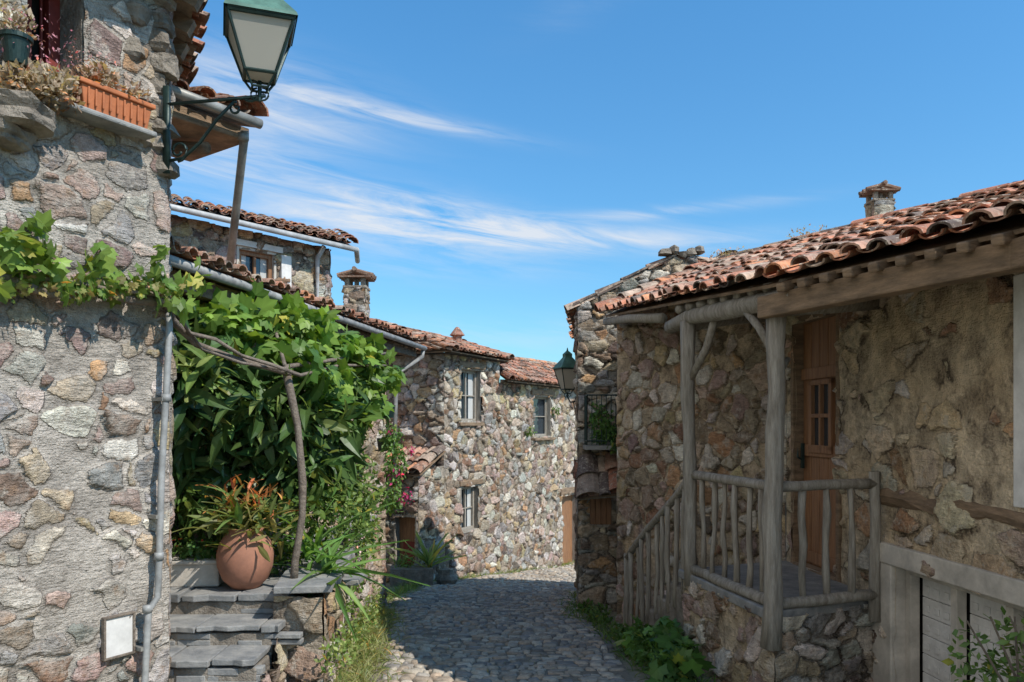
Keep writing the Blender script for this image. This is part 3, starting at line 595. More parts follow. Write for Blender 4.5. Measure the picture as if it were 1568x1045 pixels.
# chimneys
def chimney(c,w,z0,z1,sty='C'):
    ch=empty('chimney'); x,y=c; k_=w/.42; b=MB(); P=[(x-w/2,y-w/2),(x+w/2,y-w/2),(x+w/2,y+w/2),(x-w/2,y+w/2)]
    for i in range(4): stone_wall('stack',ch,Wall(P[i],P[(i+1)%4]),z0,z1,.02,sty,int(x*10+90)+i)
    b.box((x,y,z1+.02*k_),(w*1.12,w*1.12,.05*k_))
    for sx in(-1,1):
        for sy in(-1,1): b.box((x+sx*w*.38,y+sy*w*.38,z1+.12*k_),(w*.22,w*.22,.16*k_))
    b.box((x,y,z1+.12*k_),(w*.14,w*.5,.15*k_)); b.done('cap_blocks',M['rock'],ch,bevel=.006)
    b=MB(); b.col=(.22,.13,.09); b.box((x,y,z1+.215*k_),(w*1.5,w*1.4,.03*k_))
    for s_ in(-1,1):
        for q in range(3): yy_=y+(q-1)*w*.42; b.tube([(x+s_*w*.85,yy_,z1+.25*k_),(x,yy_,z1+.35*k_)],[.05*k_,.045*k_],7)
    b.tube([(x,y-w*.7,z1+.37*k_),(x,y+w*.7,z1+.37*k_)],.045*k_,8)
    b.done('cap_tiles',M['tile'],ch)
chimney((-3.13,16.2),.42,3.5,4.42); chimney((4.14,9.05),.22,3.2,4.19,'C')
b=MB(); b.col=(.3,.14,.1); b.lathe((-1.2,17.6,3.5),[(.1,0),(.1,.12),(.17,.15),(.04,.32),(0,.34)],10); b.done('roof_finial',M['tile'],hD)
# ================================================================ RIGHT HOUSE (A+B)
hA=empty('stone_house'); wA0=np.array([2.255,6.6]); wA1=np.array([2.75,0.])
W1=Wall(wA0,wA1); W2=Wall((1.178,9.0),wA0)
oDr=W1.rect(1217,1282,484,842); oDr=(oDr[0],oDr[1],.60,2.50)
oGa=(W1.hit(1372,900)[0],W1.hit(1640,900)[0],-.3,.83)
stone_wall('plaster_wall',hA,W1,-.6,2.78,.015,'A',71,[oDr,oGa],topf=lambda u:2.76-.055*u)
stone_wall('rubble_wall',hA,W2,-1.3,2.98,.015,'B',72,topf=lambda u:2.97-.07*u)
W3=Wall((2.6,9.9),(1.178,9.0)); stone_wall('end_wall',hA,W3,-1.3,3.4,.05,'C',73,topf=lambda u:3.5-.35*u)
reveal(W1,oDr,hA,'woodh',.2,.05,.015); b=MB(); u0,u1,z0,z1=oDr; n=5
for i in range(n):
    a=u0+(u1-u0)*i/n; c=u0+(u1-u0)*(i+1)/n; b.wbox(W1,a+.004,c-.004,z0,z1,-.10,-.07)
b.wbox(W1,u0,u1,z0,z1,-.12,-.101)
for zz in(z0+.02,z0+.85,z1-.45): b.wbox(W1,u0+.005,u1-.005,zz,zz+.09,-.07,-.05)
mu=(u0+u1)/2
for (a,c,e,f) in((mu-.19,mu+.19,z1-1.02,z1-.96),(mu-.19,mu+.19,z1-.5,z1-.46),(mu-.19,mu-.14,z1-1.0,z1-.46),(mu+.14,mu+.19,z1-1.0,z1-.46),(mu-.015,mu+.015,z1-1.0,z1-.46),(mu-.14,mu+.14,z1-.75,z1-.72)): b.wbox(W1,a,c,e,f,-.07,-.035)
b.done('door_leaf',M['door'],hA,bevel=.004); b=MB(); b.wbox(W1,mu-.14,mu+.14,z1-.96,z1-.5,-.07,-.065); b.done('door_glass',M['glass'],hA)
b=MB(); b.wbox(W1,u0+.04,u0+.07,z0+.75,z0+.95,-.05,-.03); b.tube([W1.pt(u0+.055,z0+.82,-.03),W1.pt(u0+.055,z0+.84,-.0),W1.pt(u0+.055,z0+.92,-.0)],.008,6); b.done('door_handle',M['iron'],hA)
b=MB(); u0,u1,z0,z1=oGa; ua=W1.hit(1340,830)[0]
b.wbox(W1,ua,u1+.2,z1,z1+.125,-.15,.045); b.wbox(W1,ua,u0,-.6,z1,-.15,.035); b.wbox(W1,u1,u1+.15,-.6,z1,-.15,.035); b.done('concrete_frame',M['conc'],hA,bevel=.008)
b=MB(); b.wbox(W1,u0,u1,z1-.05,z1,-.12,-.06)
for k in range(4): c=u0+.03+(u1-u0-.06)*k/3; b.wbox(W1,c-.028,c+.028,-.5,z1-.05,-.12,-.06)
b.done('shutter_frame',M['conc'],hA,bevel=.004); b=MB()
for k in range(3):
    a=u0+.03+(u1-u0-.06)*k/3+.034; c=u0+.03+(u1-u0-.06)*(k+1)/3-.034
    for j in range(11): b.wbox(W1,a,c,-.5+j*.115,-.5+j*.115+.111,-.15,-.132)
    for q in range(4): x_=a+(c-a)*(q+.3)/4; [b.wbox(W1,x_,x_+.05,-.5+j*.115+.03,-.5+j*.115+.07,-.132,-.124) for j in range(11)]
b.done('shutter_panels',M['white'],hA,bevel=.004)
b=MB(); b.wbox(W1,u0,u1,-.55,z1,-.18,-.152); b.done('shutter_back',M['dark'],hA)
b=MB(); ua=W1.hit(1343,755)[0]; b.tube([W1.pt(ua+i*.18,1.24+.015*math.sin(i*1.3),-.015) for i in range(16)],[.055+.012*math.sin(i*1.7) for i in range(16)],9,jit=.2); b.done('embedded_beam',M['woodh'],hA)
b=MB(); u=W1.hit(1560,600)[0]; b.wbox(W1,u,u+.25,1.30,2.42,-.05,.03); b.done('white_jamb',M['white'],hA,bevel=.005)
E=[(1.02,8.75,2.92),(1.25,6.05,2.66),(1.52,4.75,2.56),(2.14,3.4,2.56),(2.62,1.4,2.6)]
Rg=[(2.44+3.56*t,9.6-4.6*t,3.62+.24*min(t,.9)) for t in(0,.36,.54,.74,1)]
tile_roof('roof_tiles',hA,E,Rg,seed=22,pitch=.17,row=.25)
for i in range(4): ridge_tiles(hA,Rg[i],Rg[i+1],.09,30+i)
Bk=[(p[0]+2.0,p[1]+1.4,p[2]-1.0) for p in Rg]; tile_roof('roof_tiles',hA,Bk[::-1],Rg[::-1],seed=23,pitch=.3)
b=MB(); b.add([(2.6,9.9,-1.3),(Bk[0][0],Bk[0][1],-1.3),(Bk[0][0],Bk[0][1],2.7),(2.6,9.9,3.4)],[(0,1,2,3)]); b.add([(Bk[0][0],Bk[0][1],-1.3),(Bk[4][0],Bk[4][1],-1.3),(Bk[4][0],Bk[4][1],2.8),(Bk[0][0],Bk[0][1],2.8)],[(0,1,2,3)]); b.add([(2.75,0,-.6),(8,6.4,-.6),(8,6.4,2.8),(2.75,0,2.6)],[(0,1,2,3)]); b.done('rear_walls',M['plast'],hA)
b=MB(); P1=np.array([1.346,6.0]);P2=np.array([1.594,4.83])
b.bar((1.52,4.85,2.40),(2.16,3.42,2.42),.11,.13); b.bar((2.16,3.44,2.42),(2.64,1.4,2.46),.11,.13)
for i in range(17):
    t=i/16; e=(np.array([1.60,4.62,2.485])*(1-t/.5)+np.array([2.12,3.44,2.485])*t/.5) if t<.5 else (np.array([2.12,3.44,2.485])*(2-2*t)+np.array([2.6,1.6,2.52])*(2*t-1))
    b.bar(e+np.array([-.08,-.06,-.01]),e+np.array([.7,.5,.22]),.055,.05)
b.done('eave_beam',M['woodh'],hA,bevel=.01)
b=MB(); b.tube([(1.25,6.35,2.47),(1.33,6.0,2.50),(1.46,5.4,2.47),(1.58,4.85,2.45),(1.63,4.6,2.44)],[.055,.06,.065,.06,.055],10,jit=.1)
b.tube([(1.62,4.83,2.41),(2.0,5.0,2.45),(2.36,5.2,2.5)],.06,10,jit=.08); b.tube([(1.34,6.05,2.45),(1.8,6.4,2.55),(2.25,6.6,2.6)],.05,10,jit=.08)
b.tube([(1.22,6.5,2.56),(1.10,7.6,2.70),(1.03,8.8,2.82)],.04,8,jit=.08)
for i in range(9):
    t=i/8; e=np.array([1.26,6.1,2.57])*(1-t)+np.array([1.58,4.7,2.52])*t; b.tube([e,e+np.array([1.0,.75,.3])],.032,7,jit=.1)
b.done('porch_logs',M['woodg'],hA,smooth=True)
def crook(a,b_,n=5,j=.02):
    a=np.array(a,float);b_=np.array(b_,float); return [a+(b_-a)*i/(n-1)+(np.array([random.uniform(-j,j),random.uniform(-j,j),0]) if 0<i<n-1 else 0) for i in range(n)]
po=empty('timber_porch'); b=MB()
b.tube(crook((P1[0],P1[1],.5),(P1[0]-.03,P1[1],2.47),8,.016),[.052,.048,.047,.05,.046,.05,.05,.055],10,jit=.1)
b.tube(crook((P2[0]-.045,P2[1]-.03,.36),(P2[0]+.0,P2[1],2.42),9,.012),[.062,.058,.055,.057,.052,.054,.05,.056,.062],12,jit=.1)
b.tube([(P1[0]-.02,P1[1],2.02),(P1[0]+.06,P1[1]-.2,2.25),(P1[0]+.08,P1[1]-.35,2.44)],.028,7,jit=.1)
b.tube([(P2[0]-.0,P2[1],2.10),(P2[0]-.05,P2[1]+.18,2.3),(P2[0]-.10,P2[1]+.33,2.44)],.028,7,jit=.1)
b.tube([(P2[0],P2[1],1.98),(P2[0]+.1,P2[1]+.1,2.1)],.02,6,jit=.1)
R2=np.array([2.30,5.10])
for (a,c,zz,r) in((P1,P2,1.325,.034),(P1,P2,.62,.038),(P2,R2,1.325,.032),(P2,R2,.62,.036)):
    b.tube(crook((*a,zz),(*c,zz+.0),6,.014),r,9,jit=.1)
b.tube(crook((*R2,.45),(*R2,1.40),4,.01),.035,8,jit=.08)
def bal(a,c,n,z0,z1,z0b=None,z1b=None,r=.021):
    z0b=z0 if z0b is None else z0b; z1b=z1 if z1b is None else z1b
    for i in range(1,n+1):
        t=i/(n+1); p=a+(c-a)*t; zz0=z0+(z0b-z0)*t; zz1=z1+(z1b-z1)*t; b.tube(crook((p[0]+random.uniform(-.01,.01),p[1],zz0),(p[0]+random.uniform(-.02,.02),p[1],zz1+.01),5,.010),[r*random.uniform(.75,1.2) for _ in range(5)],7,jit=.12)
bal(P1,P2,6,.6,1.32); bal(P2,R2,3,.6,1.32)
Nw=np.array([1.14,7.95]); b.tube(crook((*Nw,-.5),(*Nw,.42),4,.01),.036,8,jit=.08)
b.tube(crook((*P1,1.33),(*Nw,.38),6,.016),.031,8,jit=.1); bal(P1,Nw,9,.42,1.30,-.45,.36)
b.done('posts_rails',M['woodg'],po,smooth=True)
Wp=Wall((1.31,6.15),(1.57,4.80)); stone_wall('base_front',po,Wp,-.8,.55,.013,'B',81)
Wq=Wall((1.57,4.80),(2.36,5.22)); stone_wall('base_side',po,Wq,-.8,.55,.014,'C',82)
Wr=Wall((2.2,6.6),(1.31,6.15)); stone_wall('base_rear',po,Wr,-.8,.55,.03,'C',83)
b=MB(); b.hexa([(1.28,6.2,.52),(1.54,4.76,.52),(2.36,5.2,.52),(2.25,6.6,.52),(1.28,6.2,.585),(1.54,4.76,.585),(2.36,5.2,.585),(2.25,6.6,.585)]); b.done('floor',M['slate'],po,bevel=.01)
b=MB()
for k in range(5):
    ya=6.15+.36*k; yb=ya+.40; z=.42-.18*k
    f=lambda y:1.33-.105*(y-6.1)
    g=lambda y:2.255-(y-6.6)*.449
    b.hexa([(f(ya),ya,-1),(g(ya)-.0,ya,-1),(g(yb),yb,-1),(f(yb),yb,-1),(f(ya),ya,z),(g(ya),ya,z),(g(yb),yb,z),(f(yb),yb,z)])
b.done('stone_steps',M['rock'],po,bevel=.02)
# ================================================================ BUILDING C
hC=empty('stone_house'); WC=Wall((.82,10.0),(3.2,10.0)); gp=lambda u:np.where(u<1.22,3.17+(u/1.22)*.62,3.79-(u-1.22)*.16)
oC1=WC.rect(903,936,757,803)
stone_wall('gable_wall',hC,WC,-1.5,3.95,.018,'C',91,[oC1],topf=lambda u:gp(u)+.03*np.sin(u*23))
WC2=Wall((1.2,13.2),(.82,10.0)); stone_wall('street_wall',hC,WC2,-1.8,3.18,.03,'C',92)
tile_roof('roof_tiles',hC,[(.80,10.03,3.12),(1.10,13.3,3.12)],[(2.04,10.03,3.74),(2.3,13.3,3.74)],seed=41); tile_roof('roof_tiles',hC,[(3.4,10.03,3.48),(3.6,13.3,3.48)],[(2.04,10.03,3.74),(2.3,13.3,3.74)],seed=42)
ridge_tiles(hC,(.76,10.02,3.17),(2.02,10.02,3.80),.045,6); ridge_tiles(hC,(2.04,10.02,3.81),(3.3,10.02,3.60),.045,7)
b=MB()
for i in range(5): b.rock((1.9+.11*i,10.03,3.84+.03*math.sin(i*2)),(.07,.1,.05),i,8,.1)
b.done('ridge_stones',M['rock'],hC)
b=MB(); b.add([(3.2,10,-1.5),(3.5,13.2,-1.5),(3.5,13.2,3.6),(3.2,10,3.5)],[(0,1,2,3)]); b.add([(3.5,13.2,-1.5),(1.2,13.2,-1.5),(1.2,13.2,3.2),(3.5,13.2,3.5)],[(0,1,2,3)]); b.done('rear_walls',M['plast'],hC)
reveal(WC,oC1,hC,'woodg',.1); b=MB()
for i in range(4): a=oC1[0]+(oC1[1]-oC1[0])*i/4; b.wbox(WC,a+.003,a+(oC1[1]-oC1[0])/4-.003,oC1[2],oC1[3],-.03,.03)
b.done('shutter',M['door'],hC)
tile_roof('awning_tiles',hC,[(1.36,9.55,.92),(.80,9.55,.86)],[(1.36,10.0,1.30),(.84,10.0,1.25)],seed=44,pitch=.15)
b=MB(); b.bar((.85,9.6,.83),(.85,10,.83),.05,.05); b.bar((1.32,9.6,.86),(1.32,10,.86),.05,.05); b.bar((.78,9.62,.82),(1.38,9.62,.86),.05,.05); b.done('awning_frame',M['woodg'],hC)
ba=empty('iron_balcony'); b=MB(); z0=1.45
b.box((1.13,9.8,z0-.03),(.5,.4,.05)); b.done('slab',M['slate'],ba); b=MB()
for zz in(z0+.05,z0+.6): b.tube([(.9,9.95,zz),(.9,9.62,zz),(1.36,9.62,zz),(1.36,9.95,zz)],.01,6)
for i in range(9): x=.9+.46*i/8; b.tube([(x,9.62,z0),(x,9.62,z0+.6)],.006,5)
for i in range(4): y=9.62+.33*i/3; b.tube([(.9,y,z0),(.9,y,z0+.6)],.006,5)
b.done('railing',M['iron'],ba); foliage('balcony_plants',ba,[((1.13,9.75,z0+.15),(.2,.12,.15),260),((1.05,9.62,z0+.35),(.14,.1,.22),180),((1.22,9.6,z0+.1),(.1,.08,.2),120)],.06,SM,(.05,.12,.03),(.12,.22,.06))
# ================================================================ PLANTS
vn=empty('grape_vine'); b=MB()
wl=lambda px,py,o:WL.pt(*WL.hit(px,py),o)
b.tube([wl(-90,425,.08),wl(0,432,.09),wl(60,452,.1),wl(120,440,.09),wl(180,462,.1),wl(235,462,.1),S(262,490,4.7),S(300,528,4.9),S(360,550,5.1),S(400,560,5.25),S(445,572,5.4)],[.02,.022,.028,.024,.027,.03,.026,.022,.02,.022,.022],8,jit=.25)
b.tube([wl(10,425,.1),wl(90,436,.12),wl(150,447,.12),wl(230,455,.13),S(290,510,4.8),S(330,520,4.9),S(370,545,5.1),S(420,560,5.2),S(460,575,5.4),S(520,560,6.2),S(590,560,7.2)],.012,7,jit=.25)
b.tube([S(270,480,4.75),S(310,535,4.9),S(370,556,5.05),S(430,566,5.3)],.009,6,jit=.3)
b.tube([S(450,893,5.4),S(452,860,5.4),S(463,790,5.4),S(464,740,5.4),S(455,650,5.4),S(445,600,5.4),S(437,562,5.4)],[.030,.026,.024,.026,.022,.028,.026],9,jit=.15)
b.tube([S(440,575,5.4),S(420,500,6.1),S(400,450,6.8)],.015,6,jit=.2); b.tube([S(437,562,5.4),S(520,550,6.4),S(600,540,8.0)],.015,6,jit=.2)
b.done('woody_stems',M['bark'],vn,smooth=True)
cl=[(S(340,495,5.8),(.28,.4,.11),90),(S(400,485,6.1),(.32,.4,.11),120),(S(460,502,6.4),(.32,.4,.13),150),(S(520,534,6.8),(.32,.4,.14),170),(S(565,570,7.2),(.28,.4,.16),130),(S(430,535,5.9),(.30,.3,.10),60),(S(500,600,6.2),(.25,.3,.16),80),(S(560,610,6.8),(.2,.3,.16),80),(S(490,560,5.8),(.25,.2,.10),45),(S(330,460,6.0),(.2,.2,.05),22),(S(545,640,6.5),(.12,.2,.12),30)]
foliage('canopy_leaves',vn,cl,.15,GR,(.07,.15,.03),(.22,.32,.06),droop=.4,up=.9)
cl=[]
for px,py,n,r in((10,380,14,.11),(40,365,10,.09),(30,410,16,.11),(130,400,8,.06),(125,432,12,.08),(75,432,9,.07),(170,440,7,.06),(210,400,6,.08),(200,440,6,.08),(240,455,8,.08),(275,430,8,.09),(265,465,9,.09),(-40,400,20,.15)): cl.append((wl(px,py,.12),(r,r,r*.8),n+3))
foliage('wall_leaves',vn,cl,.10,GR,(.10,.18,.035),(.22,.31,.07),droop=.5,up=.5)
foliage('small_shoots',vn,[(wl(x,445+5*math.sin(x),.12),(.1,.07,.05),22) for x in range(0,250,30)],.04,GR,(.14,.22,.05),(.28,.2,.09))
sh=empty('loquat_shrub'); cl=[(S(285,590,5.4),(.25,.3,.25),150),(S(350,600,5.6),(.3,.3,.3),210),(S(420,630,5.8),(.3,.3,.3),210),(S(300,700,5.7),(.25,.3,.3),110),(S(370,720,5.9),(.3,.3,.3),140),(S(450,700,6.1),(.3,.3,.3),170),(S(500,660,6.3),(.28,.3,.3),170),(S(290,530,5.4),(.2,.2,.12),70),(S(540,600,6.8),(.2,.3,.2),80)]
foliage('leaves',sh,cl,.24,LG,(.022,.055,.015),(.09,.15,.04),mat='gloss',droop=.35,up=.5)
foliage('young_leaves',sh,[(S(300,570,5.25),(.22,.2,.12),45),(S(400,610,5.6),(.3,.2,.12),45),(S(480,640,6.0),(.25,.2,.15),40)],.2,LG,(.16,.25,.06),(.25,.3,.10),droop=-.1,up=.5)
b=MB()
for k in range(9):
    a=S(350+random.uniform(-50,60),860,6.0+random.uniform(-.2,.3)); a[2]=.58; b.tube([a,a+np.array([random.uniform(-.2,.2),random.uniform(-.1,.2),.6]),a+np.array([random.uniform(-.5,.6),random.uniform(-.2,.4),1.4])],[.025,.018,.008],6,jit=.1)
b.done('stems',M['bark'],sh)
us=empty('garden_shrubs')
cl=[(S(450,790,5.9),(.22,.25,.25),400),(S(500,780,6.2),(.25,.3,.28),520),(S(540,740,7.0),(.22,.4,.35),450),(S(500,700,6.8),(.25,.3,.3),350),(S(280,790,5.9),(.2,.2,.22),300),(S(320,820,6.0),(.25,.2,.15),300),(S(430,850,6.0),(.2,.2,.12),240),(S(545,820,7.2),(.22,.6,.2),550),(S(560,780,8.2),(.15,.5,.3),350)]
foliage('small_leaves',us,cl,.055,SM,(.045,.10,.025),(.18,.25,.06),droop=0)
cl=[(S(475,740,6.0),(.25,.3,.35),160),(S(520,690,6.8),(.2,.3,.3),130),(S(300,770,5.7),(.2,.2,.2),80),(S(540,760,7.2),(.2,.3,.25),100)]
foliage('broad_leaves',us,cl,.13,LG,(.05,.11,.025),(.18,.26,.06),droop=.1)
P=np.array([S(500,855,5.6)]*30)+rng.normal(size=(30,3))*.03; P[:,2]=.62
blades('strap_leaves',us,P,.36,(.10,.20,.05),(.2,.30,.09),.06,.75,droop=.9)
P=np.array([S(480,790,5.8)]*24)+rng.normal(size=(24,3))*.05; P[:,2]=.72; blades('spear_leaves',us,P,.42,(.10,.21,.05),(.18,.3,.08),.06,.6,droop=.7)
cl=[(np.array([Rt(y)+.04,y,.5-.02*(y-5)+random.uniform(-.2,.05)]),(.08,.22,.14),80) for y in np.arange(6.2,9.8,.4)]
foliage('trailing_leaves',us,cl,.045,SM,(.08,.16,.03),(.17,.26,.06),droop=.5)
foliage('blossom',us,[(S(540,830,7),(.2,.6,.15),60),(S(600,650,9.6),(.12,.3,.2),50)],.025,SM,(.6,.35,.38),(.6,.5,.45),mat='petal')
pp=empty('potted_plant'); q=S(376,898,5.5); q[2]=.585; b=MB(); b.lathe(q,[(0,0),(.09,0),(.15,.06),(.185,.15),(.19,.23),(.17,.31),(.125,.37),(.115,.385),(.135,.41),(.115,.41),(.1,.38),(0,.37)],32); b.done('clay_pot',M['terra'],pp,smooth=True)
P=np.repeat([q+[0,0,.42]],220,0)+rng.normal(size=(220,3))*[.11,.09,.07]; blades('leaves',pp,P,.18,(.10,.19,.05),(.26,.22,.08),.12,.6,droop=.5)
P=np.repeat([q+[0,0,.58]],80,0)+rng.normal(size=(80,3))*[.12,.07,.06]; blades('red_bracts',pp,P,.10,(.5,.14,.07),(.55,.32,.10),.10,.5)
tr=empty('planter_trough'); a=S(300,890,5.6); b=MB(); b.box((a[0],a[1],.67),(.36,.2,.17),.1); b.box((a[0],a[1],.755),(.4,.24,.03),.1); b.done('trough',M['conc'],tr,bevel=.01)
foliage('leaves',tr,[((a[0],a[1],.83),(.2,.12,.09),260)],.05,SM,(.05,.12,.03),(.12,.2,.05)); foliage('flowers',tr,[((a[0],a[1],.83),(.2,.14,.1),18)],.03,SM,(.5,.03,.03),mat='petal')
hf=empty('hanging_flower_pots'); b=MB()
for px,py,d in((592,640,9.0),(590,690,9.2)): q=S(px,py,d); b.lathe(q,[(0,0),(.08,0),(.1,.14),(0,.14)],16)
b.done('pots',M['iron'],hf); b=MB(); b.tube([S(575,640,9.2),S(594,640,9.0)],.01,5); b.tube([S(575,690,9.4),S(592,690,9.2)],.01,5); b.done('hooks',M['iron'],hf)
foliage('leaves',hf,[(S(600,670,9.0),(.14,.15,.15),260),(S(605,710,9.0),(.13,.15,.25),300),(S(600,760,9.0),(.15,.2,.2),300)],.055,SM,(.08,.17,.04),(.16,.26,.07),droop=.8)
foliage('pink_flowers',hf,[(S(628,690,9.0),(.06,.07,.05),30),(S(608,725,8.9),(.08,.1,.18),30),(S(622,760,8.9),(.1,.1,.1),50),(S(598,660,8.9),(.05,.05,.05),8)],.04,SM,(.62,.03,.16),(.7,.1,.3),mat='petal')
ag=empty('agave_planter'); q=np.array([-1.62,14.2,G(14.2)]); b=MB(); b.box((q[0]-.15,q[1],q[2]+.16),(.75,.4,.34),.1); b.rock((q[0]+.45,q[1]+.2,q[2]+.1),(.2,.2,.15),3); b.done('stone_trough',M['rock'],ag,bevel=.02)
P=np.repeat([q+[.15,0,.35]],34,0)+rng.normal(size=(34,3))*.03; blades('agave',ag,P,.62,(.16,.24,.08),(.3,.36,.14),.05,.55,droop=.15)
P=np.repeat([q+[-.3,0,.35]],60,0)+rng.normal(size=(60,3))*.07; blades('leaves',ag,P,.2,(.08,.17,.04),(.2,.28,.08),.08,.6)
we=empty('wayside_weeds')
def strip(fx,y0,y1,n,w):
    y=rng.uniform(y0,y1,n); x=np.array([fx(t) for t in y])+rng.normal(size=n)*w; return np.stack([x,y,np.array([G(t) for t in y])],1)
P=strip(lambda y:(xl(y)+Rt(y))/2-.02,4.4,10,3000,.10); blades('grass',we,P,.11,(.13,.20,.05),(.36,.34,.16),.035,.65)
P=strip(lambda y:xl(y)+.02,4.4,15,1300,.08); blades('grass_edge',we,P,.06,(.16,.22,.06),(.3,.3,.12),.04,.7)
P=strip(lambda y:float(np.interp(y,[10,14.5,15.5,21.5],[-1.85,-1.7,-1.25,1.65])),10,21.5,2400,.09); blades('grass_far',we,P,.12,(.14,.21,.05),(.26,.32,.11),.04,.6)
P=strip(lambda y:float(np.interp(y,[4.5,6,8,10,13],[1.25,1.05,.98,.80,1.1])),4.6,12.5,1300,.09); blades('grass_right',we,P,.11,(.07,.14,.03),(.15,.2,.06),.05,.6)
P=strip(lambda y:xl(y)+(rng.random()**1.6)*(xr(y)-xl(y)),4.4,16,900,.02); blades('joint_tufts',we,P,.035,(.14,.2,.05),(.26,.28,.1),.07,.8)
cl=[(np.array([Rt(y)+.10,y,G(y)+random.uniform(.02,.3)]),(.10,.22,.12),80) for y in np.arange(4.9,9.8,.35)]
foliage('herbs',we,cl,.04,SM,(.10,.18,.04),(.26,.30,.10),droop=0)
cl=[((.98,8.9,G(8.9)+.08),(.12,.3,.1),200),((.9,9.8,G(9.8)+.06),(.12,.15,.08),140),((1.0,7.3,G(7.3)+.08),(.1,.4,.08),220)]
foliage('herbs_right',we,cl,.05,SM,(.06,.13,.03),(.13,.2,.06),droop=0)
bl=empty('broadleaf_plant'); cl=[((1.16,5.9,.05),(.18,.35,.2),110),((1.1,5.4,0.03),(.15,.3,.16),80),((1.08,6.6,-.1),(.12,.3,.15),70)]
foliage('leaves',bl,cl,.14,GR,(.05,.12,.03),(.14,.25,.06),mat='leaf',droop=.2,up=.9)
foliage('small_leaves',bl,[((1.05,6.0,.0),(.15,.9,.12),300)],.05,SM,(.06,.13,.03),(.12,.2,.05))
rb=empty('rose_bush'); cl=[((2.2,3.35,.62),(.22,.25,.2),420),((2.1,3.25,.40),(.25,.25,.22),500),((1.92,3.35,.72),(.08,.1,.15),70),((2.1,3.3,.86),(.12,.1,.06),50)]
foliage('leaves',rb,cl,.045,SM,(.07,.14,.035),(.17,.26,.08),droop=0); b=MB()
for k in range(10): b.tube([(2.15,3.3,.1),(2.15+random.uniform(-.1,.1),3.3,.5),(2.05+random.uniform(-.25,.25),3.3+random.uniform(-.1,.1),.9)],[.01,.007,.004],5)
b.done('stems',M['bark'],rb)
foliage('roof_moss',hA,[((2.6,9.35,3.66),(.35,.4,.06),220),((1.2,8.6,3.0),(.1,.3,.04),60),((3.2,8.6,3.75),(.3,.35,.05),120)],.03,SM,(.34,.2,.16),(.34,.32,.18),droop=-.6)
# ================================================================ LIGHT / SKY / CAMERA
EL=math.radians(47); AZ=math.radians(123)
sd=Vector((math.sin(AZ)*math.cos(EL),math.cos(AZ)*math.cos(EL),math.sin(EL)))
sun=bpy.data.lights.new('sun','SUN'); sun.energy=5.0; sun.angle=math.radians(.5); sun.color=(1,.94,.85)
so=bpy.data.objects.new('sun',sun); so.rotation_euler=(-sd).to_track_quat('-Z','Y').to_euler(); link(so)
w=bpy.data.worlds.new('World'); scene.world=w; w.use_nodes=True; nt=w.node_tree; nt.nodes.clear()
out=nd(nt,'ShaderNodeOutputWorld'); bg=nd(nt,'ShaderNodeBackground'); bg.inputs['Strength'].default_value=.15
sky=nd(nt,'ShaderNodeTexSky'); sky.sky_type='NISHITA'; sky.sun_disc=False; sky.sun_elevation=EL; sky.sun_rotation=AZ; sky.air_density=1.0; sky.dust_density=.5; sky.ozone_density=1.6
tc=nt.nodes.new('ShaderNodeTexCoord'); sx=nd(nt,'ShaderNodeSeparateXYZ',{0:tc.outputs['Generated']})
az=mth(nt,'ARCTAN2',sx.outputs[0],sx.outputs[1]); el=sx.outputs[2]
def blob(a0,e0,wa,we_,sl,amp):
    da=mth(nt,'SUBTRACT',az,a0); de=mth(nt,'SUBTRACT',mth(nt,'SUBTRACT',el,e0),mth(nt,'MULTIPLY',da,sl))
    q=mth(nt,'ADD',mth(nt,'POWER',mth(nt,'ABSOLUTE',mth(nt,'DIVIDE',da,wa)),2),mth(nt,'POWER',mth(nt,'ABSOLUTE',mth(nt,'DIVIDE',de,we_)),2))
    return mth(nt,'MULTIPLY',mth(nt,'EXPONENT',mth(nt,'MULTIPLY',q,-1)),amp)
tot=None
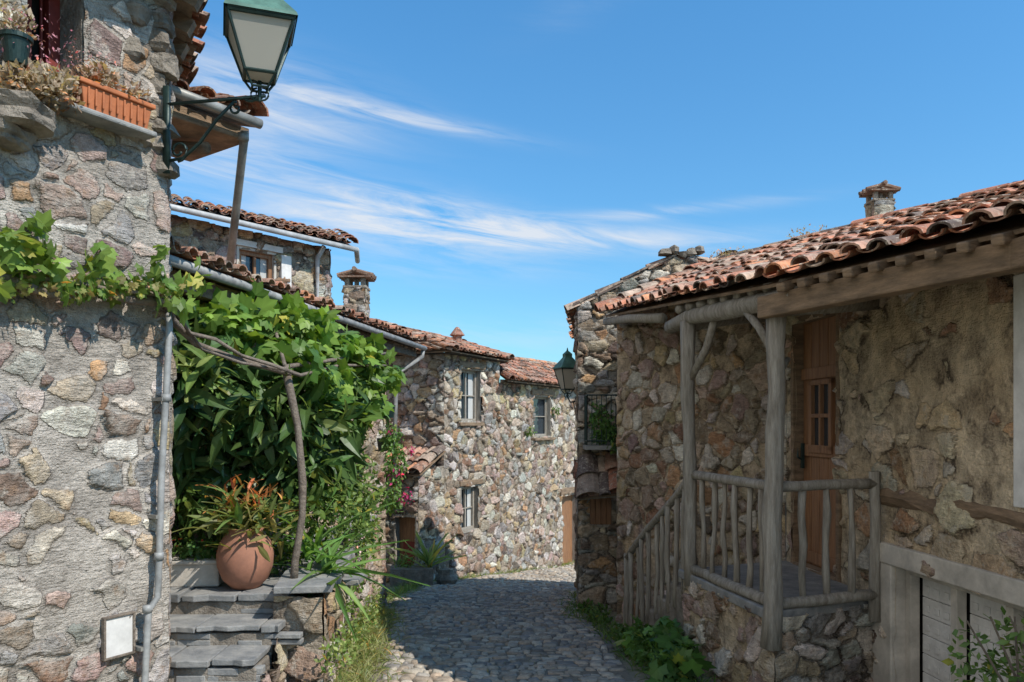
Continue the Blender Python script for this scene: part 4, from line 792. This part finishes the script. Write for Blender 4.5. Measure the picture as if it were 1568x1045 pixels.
for p in((-.30,.365,.13,.035,-.12,.85),(-.38,.31,.13,.05,-.1,.75),(-.13,.262,.22,.016,-.14,1.1),(.02,.228,.24,.014,-.05,1.25),(-.12,.225,.15,.03,-.1,.7),(.2,.252,.12,.007,.03,.7),(-.26,.24,.12,.02,.2,.4),(.0,.11,.22,.02,0,.3),(-.14,.355,.12,.008,-.14,1.2),(.1,.47,.08,.02,.3,.12),(-.2,.19,.2,.015,0,.2)):
    bb=blob(*p); tot=bb if tot is None else mth(nt,'ADD',tot,bb)
cx=nd(nt,'ShaderNodeCombineXYZ',{0:mth(nt,'MULTIPLY',az,4.),1:mth(nt,'ADD',mth(nt,'MULTIPLY',el,34.),mth(nt,'MULTIPLY',az,4.5))}).outputs[0]
n1=nd(nt,'ShaderNodeTexNoise',{'Vector':cx,'Scale':1.3,'Detail':9,'Roughness':.64,'Distortion':.7}).outputs['Fac']
n2=noise(nt,cx,.35,5,.6)
cm=mth(nt,'MULTIPLY',tot,mth(nt,'ADD',mrange(nt,n1,.36,.70,.02,1.0),mrange(nt,n2,.4,.7,-.1,.25)),clamp=True)
cn=noise(nt,tc.outputs['Generated'],2.6,7,.6)
fill_bank=mth(nt,'MULTIPLY',mrange(nt,az,-.75,-1.25),mrange(nt,cn,.36,.5)); fill_bank=mth(nt,'MULTIPLY',fill_bank,mrange(nt,el,.95,.7),clamp=True)  # unseen cloud bank left and behind, added as fill light for right walls
cm=mth(nt,'MAXIMUM',cm,fill_bank)
tint=mixc(nt,mrange(nt,el,.0,.5),(.58,.92,1.08),(.54,1.16,1.45))
skc=mixc(nt,1.0,sky.outputs[0],tint,'MULTIPLY')
ccol=mixc(nt,fill_bank,(5.5,5.65,5.9),(8.6,8.0,7.1))
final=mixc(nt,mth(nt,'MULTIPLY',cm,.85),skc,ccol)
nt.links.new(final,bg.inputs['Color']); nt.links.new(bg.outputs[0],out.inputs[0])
cam=bpy.data.cameras.new('camera'); cam.lens=36*F/1568; cam.sensor_width=36; cam.shift_y=(HY-522.5)/1568; cam.clip_start=.05; cam.clip_end=2000
co=bpy.data.objects.new('camera',cam); co.location=(0,0,CZ); co.rotation_euler=(math.pi/2,0,0); link(co); scene.camera=co
scene.view_settings.view_transform='Standard'; scene.view_settings.look='None'; scene.view_settings.exposure=0
